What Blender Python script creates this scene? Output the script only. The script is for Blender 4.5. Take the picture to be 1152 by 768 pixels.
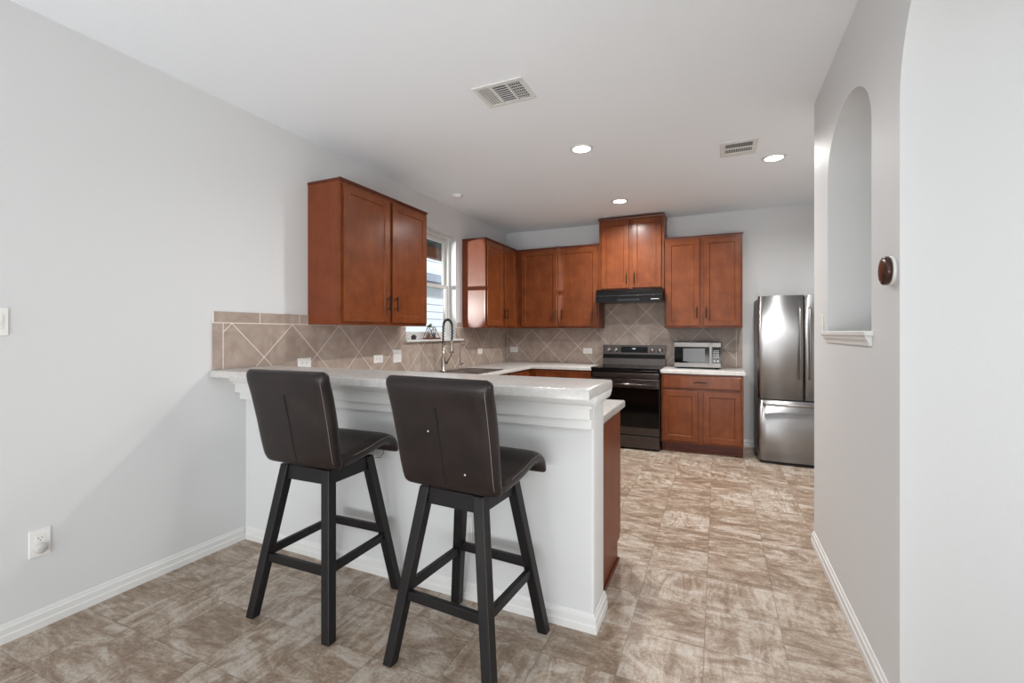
import bpy, bmesh, math, random
from mathutils import Vector, Matrix
random.seed(7)
PI = math.pi
for o in list(bpy.data.objects):
    bpy.data.objects.remove(o)
SC = bpy.context.scene
COL = SC.collection

# ------------------------------------------------------------------ camera, world, light, exposure
cam_d = bpy.data.cameras.new('camera')
cam = bpy.data.objects.new('camera', cam_d)
COL.objects.link(cam)
cam.location = (0, 0, 1.3)
cam.rotation_euler = (PI / 2, 0, math.radians(24.2))
cam_d.sensor_width = 36.0
cam_d.lens = 514.3 / 1152 * 36
cam_d.shift_y = -9.5 / 1152
cam_d.clip_start = 0.02
SC.camera = cam

world = bpy.data.worlds.new('world')
SC.world = world
world.use_nodes = True
bg = world.node_tree.nodes['Background']
bg.inputs['Color'].default_value = (0.92, 0.96, 1.0, 1)
bg.inputs['Strength'].default_value = 1.1

def area_light(name, loc, rot, size, size_y, power, color=(1, 1, 1)):
    d = bpy.data.lights.new(name, 'AREA')
    d.shape = 'RECTANGLE'
    d.size, d.size_y, d.energy, d.color = size, size_y, power, color
    o = bpy.data.objects.new(name, d)
    COL.objects.link(o)
    o.location, o.rotation_euler = loc, rot
    return o

# added lamp for assumed daylight from unseen rear openings, behind the camera
area_light('assumed_daylight_rear', (-0.3, -2.95, 1.35), (PI / 2 + 0.2, 0, 0), 4.6, 2.2, 26, (1.0, 1.0, 0.99))
# added fill with no real source, aimed upward to brighten the ceiling
area_light('ceiling_fill', (-0.3, -2.7, 0.35), (PI / 2 + 0.8, 0, 0), 4.6, 0.9, 128, (0.96, 0.98, 1.0))
# added lamp for assumed side-room daylight, coming through the archway on the right
sd = area_light('assumed_daylight_side', (2.85, 1.30, 1.35), (0, 0, 0), 0.9, 1.9, 7.5, (1.0, 1.0, 1.0))
sd.rotation_euler = Vector((-3.35, 0.55, -0.2)).to_track_quat('-Z', 'Y').to_euler()
sd.data.spread = math.radians(70)
# added spotlight outside the kitchen window, standing in for assumed reflected sun
gl_d = bpy.data.lights.new('added_glint_spot', 'SPOT')
gl_d.energy, gl_d.spot_size, gl_d.spot_blend, gl_d.shadow_soft_size, gl_d.color = 1700, math.radians(11.5), 0.15, 0.03, (1, 0.98, 0.95)
gl_o = bpy.data.objects.new('added_glint_spot', gl_d)
COL.objects.link(gl_o)
gl_o.location = (-5.35, -0.14, 1.84)
gl_o.rotation_euler = (Vector((-2.565, 4.655, 1.90)) - Vector(gl_o.location)).to_track_quat('-Z', 'Y').to_euler()
gl_o.scale = (0.33, 1, 1)          # cone squeezed sideways so the spot lights only the cabinet's side
# high sun on the neighbouring house; it never reaches the room itself
sun_d = bpy.data.lights.new('sun', 'SUN')
sun_d.energy, sun_d.angle, sun_d.color = 3.2, math.radians(0.6), (1, 0.98, 0.95)
sun_o = bpy.data.objects.new('sun', sun_d)
COL.objects.link(sun_o)
sun_o.rotation_euler = Vector((-0.62, -0.22, -0.75)).to_track_quat('-Z', 'Y').to_euler()
LAMP_POWER = 28

vs = SC.view_settings
vs.view_transform = 'Standard'
vs.look = 'None'
vs.exposure = -0.04
vs.gamma = 1.0
vs.use_curve_mapping = False

# ------------------------------------------------------------------ dimensions of the place
XL, XR, YB, CEIL = -2.735, 0.545, 5.885, 2.71
YNEAR, YFAR = 1.888, 3.34          # the closet block behind the right wall
YREAR = -3.0

# ------------------------------------------------------------------ materials
def srgb(r, g, b):
    f = lambda c: c / 12.92 if c <= 0.04045 else ((c + 0.055) / 1.055) ** 2.4
    return (f(r / 255), f(g / 255), f(b / 255), 1)

def new_mat(name, color, rough=0.5, metal=0.0, **kw):
    m = bpy.data.materials.new(name)
    m.use_nodes = True
    b = m.node_tree.nodes['Principled BSDF']
    b.inputs['Base Color'].default_value = color
    b.inputs['Roughness'].default_value = rough
    b.inputs['Metallic'].default_value = metal
    for k, v in kw.items():
        b.inputs[k.replace('_', ' ')].default_value = v
    return m

class NT:
    """small node-tree helper"""
    def __init__(self, m):
        self.t = m.node_tree
        self.b = self.t.nodes['Principled BSDF']
    def n(self, typ, **kw):
        nd = self.t.nodes.new(typ)
        for k, v in kw.items():
            setattr(nd, k, v)
        return nd
    def l(self, a, b):
        self.t.links.new(a, b)
    def val(self, sock, v):
        if hasattr(v, 'default_value') or hasattr(v, 'is_output'):
            self.l(v, sock)
        else:
            sock.default_value = v
    def math(self, op, a, b=0.0, c=0.0):
        nd = self.n('ShaderNodeMath', operation=op)
        self.val(nd.inputs[0], a)
        self.val(nd.inputs[1], b)
        self.val(nd.inputs[2], c)
        return nd.outputs[0]
    def coord(self, which='Object'):
        return self.n('ShaderNodeTexCoord').outputs[which]
    def mapping(self, vec, scale=(1, 1, 1), rot=(0, 0, 0), loc=(0, 0, 0)):
        nd = self.n('ShaderNodeMapping')
        self.l(vec, nd.inputs['Vector'])
        nd.inputs['Scale'].default_value = scale
        nd.inputs['Rotation'].default_value = rot
        nd.inputs['Location'].default_value = loc
        return nd.outputs[0]
    def noise(self, vec, scale, detail=4, rough=0.55, dist=0.0):
        nd = self.n('ShaderNodeTexNoise')
        self.l(vec, nd.inputs['Vector'])
        nd.inputs['Scale'].default_value = scale
        nd.inputs['Detail'].default_value = detail
        nd.inputs['Roughness'].default_value = rough
        nd.inputs['Distortion'].default_value = dist
        return nd.outputs['Fac']
    def ramp(self, fac, stops):
        nd = self.n('ShaderNodeValToRGB')
        self.l(fac, nd.inputs[0])
        e = nd.color_ramp.elements
        while len(e) < len(stops):
            e.new(0.5)
        for i, (p, c) in enumerate(stops):
            e[i].position, e[i].color = p, c
        return nd.outputs[0]
    def mix(self, fac, a, b, blend='MIX'):
        nd = self.n('ShaderNodeMix', data_type='RGBA', blend_type=blend)
        self.val(nd.inputs[0], fac)
        self.val(nd.inputs[6], a)
        self.val(nd.inputs[7], b)
        return nd.outputs[2]
    def bump(self, h, strength=0.2, dist=0.002):
        nd = self.n('ShaderNodeBump')
        self.l(h, nd.inputs['Height'])
        nd.inputs['Strength'].default_value = strength
        nd.inputs['Distance'].default_value = dist
        self.l(nd.outputs[0], self.b.inputs['Normal'])

def paint_mat(name, color, bump=0.25, rough=0.6):
    m = new_mat(name, color, rough)
    q = NT(m)
    h = q.noise(q.coord(), 130, 3, 0.6)
    q.bump(h, bump, 0.0015)
    return m

def wood_mat(name, dark, mid, light, axis='Z', rough=0.3, coat=0.25, spec=0.3):
    m = new_mat(name, mid, rough, Specular_IOR_Level=spec)
    q = NT(m)
    sc = {'Z': (9, 9, 0.9), 'X': (0.9, 9, 9)}[axis]
    v = q.mapping(q.coord(), sc)
    streak = q.noise(v, 3.0, 6, 0.65, 0.6)
    fine = q.noise(q.mapping(q.coord(), tuple(s * 6 for s in sc)), 5.0, 3, 0.6)
    mott = q.noise(q.coord(), 7, 3, 0.6)
    f = q.math('MULTIPLY_ADD', streak, 0.36, q.math('MULTIPLY_ADD', fine, 0.16, q.math('MULTIPLY', mott, 0.48)))
    c = q.ramp(f, [(0.3, dark), (0.5, mid), (0.72, light)])
    q.l(c, q.b.inputs['Base Color'])
    q.b.inputs['Coat Weight'].default_value = coat
    q.b.inputs['Coat Roughness'].default_value = 0.22
    q.bump(fine, 0.08, 0.001)
    return m

M = {}
M['wall'] = paint_mat('wall_paint', srgb(216, 217, 217))
M['ceiling'] = paint_mat('ceiling_paint', srgb(243, 247, 251), 0.5, 0.8)
M['trim'] = new_mat('white_trim_paint', srgb(224, 224, 222), 0.4)
M['plate'] = new_mat('white_plate_plastic', srgb(236, 235, 231), 0.3)
M['slot'] = new_mat('dark_slot', srgb(50, 48, 46), 0.6)
M['wood'] = wood_mat('cherry_wood', srgb(90, 43, 19), srgb(115, 59, 28), srgb(135, 75, 39), rough=0.38, coat=0.32, spec=0.15)
M['wood_side'] = wood_mat('cherry_side', srgb(108, 53, 31), srgb(122, 63, 38), srgb(134, 72, 45), rough=0.38, coat=0.1, spec=0.18)
M['wood_dark'] = wood_mat('cherry_dark', srgb(78, 34, 20), srgb(92, 42, 26), srgb(104, 50, 32))
M['bronze'] = new_mat('dark_bronze', srgb(42, 32, 28), 0.4, 0.7)
M['black_wood'] = wood_mat('black_stained_wood', srgb(17, 16, 17), srgb(24, 22, 23), srgb(33, 30, 30), 'Z', 0.45, 0.0)
M['black_gloss'] = new_mat('black_enamel', srgb(10, 9, 9), 0.2, Specular_IOR_Level=0.25)
M['black_matte'] = new_mat('black_plastic', srgb(22, 21, 21), 0.45)
M['black_glass'] = new_mat('black_glass', srgb(7, 7, 7), 0.06, Specular_IOR_Level=0.25)
M['cook_glass'] = new_mat('cooktop_glass', srgb(9, 9, 9), 0.08, Specular_IOR_Level=0.3)
M['white_mark'] = new_mat('pale_print', srgb(210, 210, 210), 0.5)
M['chrome'] = new_mat('polished_nickel', srgb(190, 186, 180), 0.16, 1.0)
M['dark_nickel'] = new_mat('spring_steel', srgb(92, 88, 84), 0.25, 1.0)
M['copper'] = new_mat('copper_wire', srgb(150, 96, 76), 0.35, 0.8)
M['green'] = new_mat('leaf_green', srgb(70, 92, 62), 0.6)
M['blue_petal'] = new_mat('pale_blue_petal', srgb(150, 180, 205), 0.6)
M['pot'] = new_mat('dark_clay', srgb(66, 60, 58), 0.6)
M['thermo'] = new_mat('bronze_thermostat_face', srgb(70, 46, 38), 0.22, 0.3)
M['stitch'] = new_mat('pale_thread', srgb(138, 126, 118), 0.7)
M['seam'] = new_mat('seam_black', srgb(10, 9, 9), 0.8)
M['siding'] = paint_mat('siding_paint', srgb(226, 232, 240), 0.1, 0.6)
M['roof_grey'] = paint_mat('grey_blue_shingle', srgb(140, 150, 165), 0.6, 0.9)
M['soffit'] = paint_mat('dark_soffit', srgb(70, 76, 78), 0.2, 0.8)
M['beam'] = wood_mat('patio_beam', srgb(104, 66, 48), srgb(126, 82, 60), srgb(140, 96, 72), 'X', 0.6, 0.0)
M['grass'] = paint_mat('pale_ground', srgb(170, 172, 164), 0.6, 0.9)

def steel_mat(name, color, rough, axis):
    m = new_mat(name, color, rough, 1.0)
    q = NT(m)
    sc = (1, 1, 220) if axis == 'H' else (220, 220, 1)
    n1 = q.noise(q.mapping(q.coord(), sc), 2.0, 3, 0.6)
    r = q.math('MULTIPLY_ADD', n1, 0.12, rough - 0.06)
    q.l(r, q.b.inputs['Roughness'])
    return m
def aniso(m, amount, rot):
    q = NT(m)
    tg = q.n('ShaderNodeTangent', direction_type='RADIAL', axis='Z')
    q.l(tg.outputs[0], q.b.inputs['Tangent'])
    q.b.inputs['Anisotropic'].default_value = amount
    q.b.inputs['Anisotropic Rotation'].default_value = rot
    return m
M['steel'] = steel_mat('stainless_steel', srgb(164, 164, 165), 0.38, 'V')
aniso(M['steel'], 0.85, 0.25)
M['steel_dark'] = steel_mat('black_stainless', srgb(88, 82, 80), 0.26, 'H')
M['steel_light'] = steel_mat('light_stainless', srgb(140, 136, 133), 0.36, 'H')
M['knob'] = new_mat('knob_silver', srgb(205, 200, 195), 0.25, 1.0)
M['steel_sink'] = steel_mat('sink_steel', srgb(120, 118, 116), 0.3, 'H')

gm = new_mat('clear_glass', (1, 1, 1, 1), 0.0)
gm.node_tree.nodes['Principled BSDF'].inputs['Transmission Weight'].default_value = 1.0
gm.node_tree.nodes['Principled BSDF'].inputs['IOR'].default_value = 1.45
M['glass'] = gm
def pane_mat():
    m = bpy.data.materials.new('window_glass')
    m.use_nodes = True
    t = m.node_tree
    t.nodes.remove(t.nodes['Principled BSDF'])
    tr = t.nodes.new('ShaderNodeBsdfTransparent')
    tr.inputs[0].default_value = (0.96, 0.98, 0.98, 1)
    gl = t.nodes.new('ShaderNodeBsdfGlossy')
    gl.inputs['Roughness'].default_value = 0.02
    lw = t.nodes.new('ShaderNodeLayerWeight')       # same on both faces of the thin pane
    fr = t.nodes.new('ShaderNodeMath')
    fr.operation = 'MULTIPLY_ADD'
    pw = t.nodes.new('ShaderNodeMath')
    pw.operation = 'POWER'
    t.links.new(lw.outputs['Facing'], pw.inputs[0])
    pw.inputs[1].default_value = 5.0
    t.links.new(pw.outputs[0], fr.inputs[0])
    fr.inputs[1].default_value = 0.8
    fr.inputs[2].default_value = 0.03
    mx = t.nodes.new('ShaderNodeMixShader')
    t.links.new(fr.outputs[0], mx.inputs[0])
    t.links.new(tr.outputs[0], mx.inputs[1])
    t.links.new(gl.outputs[0], mx.inputs[2])
    t.links.new(mx.outputs[0], t.nodes['Material Output'].inputs[0])
    return m
M['pane'] = pane_mat()
def lamp_mat():
    m = new_mat('lamp_diffuser', (1, 1, 1, 1), 0.5)
    b = m.node_tree.nodes['Principled BSDF']
    b.inputs['Emission Color'].default_value = (1, 0.98, 0.95, 1)
    b.inputs['Emission Strength'].default_value = 9.0
    return m
M['lamp'] = lamp_mat()
def display_mat():
    m = new_mat('clock_digits', (0.8, 0.85, 0.9, 1), 0.5)
    b = m.node_tree.nodes['Principled BSDF']
    b.inputs['Emission Color'].default_value = (0.8, 0.88, 1, 1)
    b.inputs['Emission Strength'].default_value = 1.0
    return m
M['digits'] = display_mat()

def counter_mat():
    m = new_mat('laminate_counter', srgb(206, 202, 197), 0.24)
    q = NT(m)
    v = q.coord()
    a = q.noise(v, 6, 5, 0.6, 1.2)
    b = q.noise(v, 45, 3, 0.6)
    f = q.math('MULTIPLY_ADD', a, 0.4, q.math('MULTIPLY', b, 0.6))
    q.l(q.ramp(f, [(0.3, srgb(186, 182, 178)), (0.5, srgb(199, 196, 192)), (0.7, srgb(211, 209, 206))]), q.b.inputs['Base Color'])
    return m
M['counter'] = counter_mat()

def leather_mat():
    m = new_mat('brown_leather', srgb(32, 25, 23), 0.4, Specular_IOR_Level=0.35)
    q = NT(m)
    v = q.coord()
    big = q.noise(v, 9, 4, 0.6)
    q.l(q.ramp(big, [(0.35, srgb(28, 21, 20)), (0.65, srgb(38, 29, 27))]), q.b.inputs['Base Color'])
    vor = q.n('ShaderNodeTexVoronoi', feature='F1')
    q.l(v, vor.inputs['Vector'])
    vor.inputs['Scale'].default_value = 420
    q.bump(vor.outputs['Distance'], 0.12, 0.001)
    r = q.math('MULTIPLY_ADD', big, 0.2, 0.28)
    q.l(r, q.b.inputs['Roughness'])
    return m
M['leather'] = leather_mat()

def floor_mat():
    m = new_mat('vinyl_stone_tile', srgb(180, 160, 140), 0.35)
    q = NT(m)
    P = q.coord()
    sep = q.n('ShaderNodeSeparateXYZ')
    q.l(P, sep.inputs[0])
    px, py = 0.303, 0.2985
    u = q.math('DIVIDE', q.math('ADD', sep.outputs[0], 0.05 + px * 20), px)
    v = q.math('DIVIDE', q.math('ADD', sep.outputs[1], -2.342 + py * 30), py)
    iu, iv = q.math('FLOOR', u), q.math('FLOOR', v)
    fu, fv = q.math('FRACT', u), q.math('FRACT', v)
    cid = q.n('ShaderNodeCombineXYZ')
    q.l(iu, cid.inputs[0]); q.l(iv, cid.inputs[1])
    wn = q.n('ShaderNodeTexWhiteNoise', noise_dimensions='2D')
    q.l(cid.outputs[0], wn.inputs['Vector'])
    sh = q.n('ShaderNodeVectorMath', operation='SCALE')
    q.l(wn.outputs['Color'], sh.inputs[0]); sh.inputs['Scale'].default_value = 9.0
    pos = q.n('ShaderNodeVectorMath', operation='ADD')
    q.l(P, pos.inputs[0]); q.l(sh.outputs[0], pos.inputs[1])
    sx = q.noise(q.mapping(pos.outputs[0], (2.0, 9.0, 1)), 1.5, 8, 0.72, 1.8)
    sy = q.noise(q.mapping(pos.outputs[0], (9.0, 2.0, 1)), 1.5, 8, 0.72, 1.8)
    # most tiles streak one way, some the other
    pick = q.math('GREATER_THAN', wn.outputs['Value'], 0.55)
    s = q.math('ADD', q.math('MULTIPLY', sx, q.math('SUBTRACT', 1.0, pick)), q.math('MULTIPLY', sy, pick))
    blob = q.noise(q.mapping(pos.outputs[0], (1, 1.5, 1)), 3.6, 12, 0.74, 1.6)
    grit = q.noise(P, 70, 7, 0.85)
    f = q.math('MULTIPLY_ADD', s, 0.33, q.math('MULTIPLY_ADD', blob, 0.43, q.math('MULTIPLY', grit, 0.24)))
    f = q.math('ADD', f, q.math('MULTIPLY_ADD', wn.outputs['Value'], 0.04, -0.02))
    c = q.ramp(f, [(0.36, srgb(104, 85, 68)), (0.45, srgb(141, 120, 100)), (0.495, srgb(166, 147, 129)), (0.525, srgb(185, 170, 154)), (0.57, srgb(201, 191, 180)), (0.66, srgb(218, 212, 204))])
    # fine dark fissures in the stone print
    cr = q.noise(q.mapping(pos.outputs[0], (1, 1.6, 1)), 5.5, 8, 0.7, 1.2)
    cr = q.math('ABSOLUTE', q.math('SUBTRACT', cr, 0.5))
    cr = q.math('SUBTRACT', 1.0, q.math('MINIMUM', q.math('DIVIDE', cr, 0.014), 1.0))
    c = q.mix(q.math('MULTIPLY', cr, 0.38), c, srgb(112, 90, 72))
    sp = q.noise(P, 210, 3, 0.9)
    sp = q.math('MULTIPLY_ADD', sp, 1.1, 0.36)
    spc = q.n('ShaderNodeCombineColor')
    for k in range(3):
        q.l(sp, spc.inputs[k])
    c = q.mix(0.75, c, spc.outputs[0], 'MULTIPLY')
    # thin printed joint
    eu = q.math('MINIMUM', fu, q.math('SUBTRACT', 1.0, fu))
    ev = q.math('MINIMUM', fv, q.math('SUBTRACT', 1.0, fv))
    e = q.math('MINIMUM', q.math('MULTIPLY', eu, px), q.math('MULTIPLY', ev, py))
    line = q.math('LESS_THAN', e, 0.0016)
    c2 = q.mix(q.math('MULTIPLY', line, 0.6), c, srgb(104, 86, 70))
    q.l(c2, q.b.inputs['Base Color'])
    r = q.math('MULTIPLY_ADD', blob, 0.25, 0.26)
    q.l(r, q.b.inputs['Roughness'])
    h = q.math('SUBTRACT', q.math('MULTIPLY', f, 0.6), line)
    q.bump(h, 0.25, 0.0015)
    return m
M['floor'] = floor_mat()

def tile_mat(name, axis, a0, z0, pitch, zline, vlines, joints):
    """taupe stone tile set on the diagonal; axis 1 = along Y, 0 = along X (world metres = object coords)"""
    m = new_mat(name, srgb(150, 136, 126), 0.42)
    q = NT(m)
    P = q.coord()
    sep = q.n('ShaderNodeSeparateXYZ')
    q.l(P, sep.inputs[0])
    A, Zc = sep.outputs[axis], sep.outputs[2]
    du = q.math('SUBTRACT', A, a0 - pitch * 20)
    dv = q.math('SUBTRACT', Zc, z0)
    a = q.math('DIVIDE', q.math('ADD', du, dv), pitch)
    b = q.math('DIVIDE', q.math('SUBTRACT', du, dv), pitch)
    fa, fb = q.math('FRACT', a), q.math('FRACT', b)
    ea = q.math('MINIMUM', fa, q.math('SUBTRACT', 1.0, fa))
    eb = q.math('MINIMUM', fb, q.math('SUBTRACT', 1.0, fb))
    diag = q.math('LESS_THAN', q.math('MULTIPLY', q.math('MINIMUM', ea, eb), pitch / 1.414), 0.0026)
    inside = q.math('LESS_THAN', Zc, zline)
    for (p, side) in vlines:
        inside = q.math('MULTIPLY', inside, q.math('GREATER_THAN' if side > 0 else 'LESS_THAN', A, p))
    g = q.math('MULTIPLY', diag, inside)
    hl = q.math('LESS_THAN', q.math('ABSOLUTE', q.math('SUBTRACT', Zc, zline)), 0.0028)
    g = q.math('MAXIMUM', g, hl)
    below = q.math('LESS_THAN', Zc, zline)
    for (p, side) in vlines:
        g = q.math('MAXIMUM', g, q.math('MULTIPLY', below, q.math('LESS_THAN', q.math('ABSOLUTE', q.math('SUBTRACT', A, p)), 0.0026)))
    above = q.math('GREATER_THAN', Zc, zline)
    for p in joints:
        g = q.math('MAXIMUM', g, q.math('MULTIPLY', above, q.math('LESS_THAN', q.math('ABSOLUTE', q.math('SUBTRACT', A, p)), 0.0028)))
    cid = q.n('ShaderNodeCombineXYZ')
    q.l(q.math('FLOOR', a), cid.inputs[0]); q.l(q.math('FLOOR', b), cid.inputs[1])
    wn = q.n('ShaderNodeTexWhiteNoise', noise_dimensions='2D')
    q.l(cid.outputs[0], wn.inputs['Vector'])
    mot = q.noise(P, 7, 6, 0.65, 0.6)
    f = q.math('ADD', mot, q.math('MULTIPLY_ADD', wn.outputs['Value'], 0.12, -0.06))
    c = q.ramp(f, [(0.3, srgb(154, 136, 124)), (0.5, srgb(171, 154, 142)), (0.72, srgb(186, 172, 162))])
    c = q.mix(g, c, srgb(226, 218, 208))
    q.l(c, q.b.inputs['Base Color'])
    q.bump(q.math('SUBTRACT', 1.0, g), 0.3, 0.002)
    return m

# ------------------------------------------------------------------ mesh helpers
def new_bm():
    return bmesh.new()

def box(bm, x0, x1, y0, y1, z0, z1, bev=0.0, seg=2):
    t = bmesh.new()
    vs_ = [t.verts.new((x, y, z)) for z in (z0, z1) for y in (y0, y1) for x in (x0, x1)]
    for f in ((0, 2, 3, 1), (4, 5, 7, 6), (0, 1, 5, 4), (2, 6, 7, 3), (0, 4, 6, 2), (1, 3, 7, 5)):
        t.faces.new([vs_[i] for i in f])
    bmesh.ops.recalc_face_normals(t, faces=t.faces)
    if bev > 0:
        bmesh.ops.bevel(t, geom=list(t.edges), offset=bev, segments=seg, profile=0.5, affect='EDGES', clamp_overlap=True)
    merge(bm, t)

def merge(bm, t, mat=None):
    if mat is not None:
        bmesh.ops.transform(t, matrix=mat, verts=t.verts)
    mp = {}
    for v in t.verts:
        mp[v] = bm.verts.new(v.co)
    for f in t.faces:
        try:
            nf = bm.faces.new([mp[v] for v in f.verts])
            nf.smooth = f.smooth
        except ValueError:
            pass
    t.free()

def hexa(bm, bottom, top):
    """box between two quads (lists of four points)"""
    b = [bm.verts.new(p) for p in bottom]
    t = [bm.verts.new(p) for p in top]
    bm.faces.new(b[::-1]); bm.faces.new(t)
    for i in range(4):
        j = (i + 1) % 4
        bm.faces.new([b[i], b[j], t[j], t[i]])

def tube(bm, pts, r, n=10, cap=True, closed=False, radii=None):
    pts = [Vector(p) for p in pts]
    N = len(pts)
    rings = []
    up = None
    for i, p in enumerate(pts):
        if closed:
            d = pts[(i + 1) % N] - pts[i - 1]
        else:
            d = pts[min(i + 1, N - 1)] - pts[max(i - 1, 0)]
        d.normalize()
        if up is None:
            up = Vector((0, 0, 1)) if abs(d.z) < 0.9 else Vector((1, 0, 0))
        s = d.cross(up)
        if s.length < 1e-5:
            s = d.orthogonal()
        s.normalize()
        up = s.cross(d).normalized()
        rr = radii[i] if radii else r
        ring = []
        for k in range(n):
            a = 2 * PI * k / n
            ring.append(bm.verts.new(p + (s * math.cos(a) + up * math.sin(a)) * rr))
        rings.append(ring)
    m = N if closed else N - 1
    for i in range(m):
        A, B = rings[i], rings[(i + 1) % N]
        for k in range(n):
            f = bm.faces.new([A[k], A[(k + 1) % n], B[(k + 1) % n], B[k]])
            f.smooth = True
    if cap and not closed:
        bm.faces.new(rings[0][::-1]); bm.faces.new(rings[-1])

def lathe(bm, prof, center=(0, 0, 0), n=32, axis='Z', smooth=True):
    """profile (r, h) revolved about an axis"""
    t = bmesh.new()
    rings = []
    for r, h in prof:
        if r < 1e-6:
            rings.append([t.verts.new((0, 0, h))])
        else:
            rings.append([t.verts.new((r * math.cos(2 * PI * k / n), r * math.sin(2 * PI * k / n), h)) for k in range(n)])
    for A, B in zip(rings[:-1], rings[1:]):
        for k in range(n):
            k2 = (k + 1) % n
            if len(A) == 1 and len(B) > 1:
                f = t.faces.new([A[0], B[k], B[k2]])
            elif len(B) == 1 and len(A) > 1:
                f = t.faces.new([A[k], A[k2], B[0]])
            elif len(A) > 1:
                f = t.faces.new([A[k], A[k2], B[k2], B[k]])
            else:
                continue
            f.smooth = smooth
    bmesh.ops.recalc_face_normals(t, faces=t.faces)
    R = Matrix.Identity(4)
    if axis == 'X':
        R = Matrix.Rotation(PI / 2, 4, 'Y')
    elif axis == '-X':
        R = Matrix.Rotation(-PI / 2, 4, 'Y')
    elif axis == '-Y':
        R = Matrix.Rotation(PI / 2, 4, 'X')
    merge(bm, t, Matrix.Translation(center) @ R)

def prism(bm, poly, h0, h1, plane):
    """polygon extruded; plane 'XY' along z, 'YZ' along x, 'XZ' along y"""
    def pt(a, b, h):
        return {'XY': (a, b, h), 'YZ': (h, a, b), 'XZ': (a, h, b)}[plane]
    t = bmesh.new()
    A = [t.verts.new(pt(a, b, h0)) for a, b in poly]
    B = [t.verts.new(pt(a, b, h1)) for a, b in poly]
    t.faces.new(A); t.faces.new(B)
    for i in range(len(poly)):
        j = (i + 1) % len(poly)
        t.faces.new([A[i], A[j], B[j], B[i]])
    bmesh.ops.recalc_face_normals(t, faces=t.faces)
    merge(bm, t)

def obj(name, bm, mat, parent=None, loc=(0, 0, 0), rotz=0.0, smooth_angle=None):
    me = bpy.data.meshes.new(name)
    bm.to_mesh(me)
    bm.free()
    if smooth_angle:
        for p in me.polygons:
            p.use_smooth = True
        me.set_sharp_from_angle(angle=math.radians(smooth_angle))
    o = bpy.data.objects.new(name, me)
    COL.objects.link(o)
    me.materials.append(M[mat] if isinstance(mat, str) else mat)
    o.location = loc
    o.rotation_euler = (0, 0, rotz)
    if parent:
        o.parent = parent
    return o

def tag(o, label, cat, group=None, kind=None):
    o['label'] = label
    o['category'] = cat
    if group:
        o['group'] = group
    if kind:
        o['kind'] = kind
    return o

def thing(name, label, cat, loc=(0, 0, 0), rotz=0.0, group=None):
    o = bpy.data.objects.new(name, None)
    COL.objects.link(o)
    o.empty_display_size = 0.1
    o.location = loc
    o.rotation_euler = (0, 0, rotz)
    return tag(o, label, cat, group)

def dup(root, loc, rotz=None, label=None):
    r = root.copy()
    COL.objects.link(r)
    r.location = loc
    if rotz is not None:
        r.rotation_euler = (0, 0, rotz)
    if label:
        r['label'] = label
    for ch in list(root.children):
        c = ch.copy()
        COL.objects.link(c)
        c.parent = r
        for g in list(ch.children):
            d = g.copy()
            COL.objects.link(d)
            d.parent = c
    return r

def struct(name, bm, mat, label, cat, **kw):
    return tag(obj(name, bm, mat, **kw), label, cat, kind='structure')

# ------------------------------------------------------------------ room shell
XFAR = 3.0            # right side of the living space (behind the arch)
XK = 1.36             # kitchen's right wall behind the block
bm = new_bm(); box(bm, XL - 0.15, XFAR + .12, YREAR, YB + 0.15, -0.08, 0)
struct('floor', bm, 'floor', 'beige and brown stone-look vinyl tile floor', 'floor')
bm = new_bm(); box(bm, XL - 0.15, XFAR + .12, YREAR - .12, YB + 0.15, CEIL, CEIL + 0.12)
struct('ceiling', bm, 'ceiling', 'flat white textured ceiling', 'ceiling')

WY0, WY1, WZ0, WZ1 = 3.585, 4.515, 1.235, 2.40        # window opening
bm = new_bm()
T = 0.15
box(bm, XL - T, XL, YREAR, WY0, 0, CEIL)
box(bm, XL - T, XL, WY1, YB, 0, CEIL)
box(bm, XL - T, XL, WY0, WY1, 0, WZ0 - 0.02)
box(bm, XL - T, XL, WY0, WY1, WZ1, CEIL)
struct('wall_left', bm, 'wall', 'long plain white wall on the left holding the window', 'wall')
bm = new_bm(); box(bm, XL - T, XFAR, YB, YB + 0.12, 0, CEIL)
struct('wall_back', bm, 'wall', 'white back wall behind the range and cabinets', 'wall')

def arch_face(bm, x, y0, y1, z0, z1, yc, hw, zb, zs, b, depth, back, n=24):
    """wall face at X=x with an arched hole, its reveal, and a back when it is a niche"""
    arc = [(yc + hw * math.cos(PI * k / n), zs + b * math.sin(PI * k / n)) for k in range(n + 1)]
    def quad(pts):
        bm.faces.new([bm.verts.new(p) for p in pts])
    quad([(x, y0, z0), (x, y0, z1), (x, yc - hw, z1), (x, yc - hw, z0)])
    quad([(x, yc + hw, z0), (x, yc + hw, z1), (x, y1, z1), (x, y1, z0)])
    if zb > z0:
        quad([(x, yc - hw, z0), (x, yc - hw, zb), (x, yc + hw, zb), (x, yc + hw, z0)])
    for (ya, za), (yb_, zb_) in zip(arc[:-1], arc[1:]):
        quad([(x, yb_, zb_), (x, yb_, z1), (x, ya, z1), (x, ya, za)])
    loop = [(yc - hw, zb)] + [(yc + hw, zb)] + arc
    loop = [(yc + hw, zb)] + arc + [(yc - hw, zb)]
    xs = x + depth
    fr = [bm.verts.new((x, a, c)) for a, c in loop]
    bk = [bm.verts.new((xs, a, c)) for a, c in loop]
    for i in range(len(loop) - 1):
        f = bm.faces.new([fr[i], fr[i + 1], bk[i + 1], bk[i]])
        f.smooth = True
    if zb > z0:
        bm.faces.new([fr[-1], fr[0], bk[0], bk[-1]])
    if back:
        bm.faces.new(bk)

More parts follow.
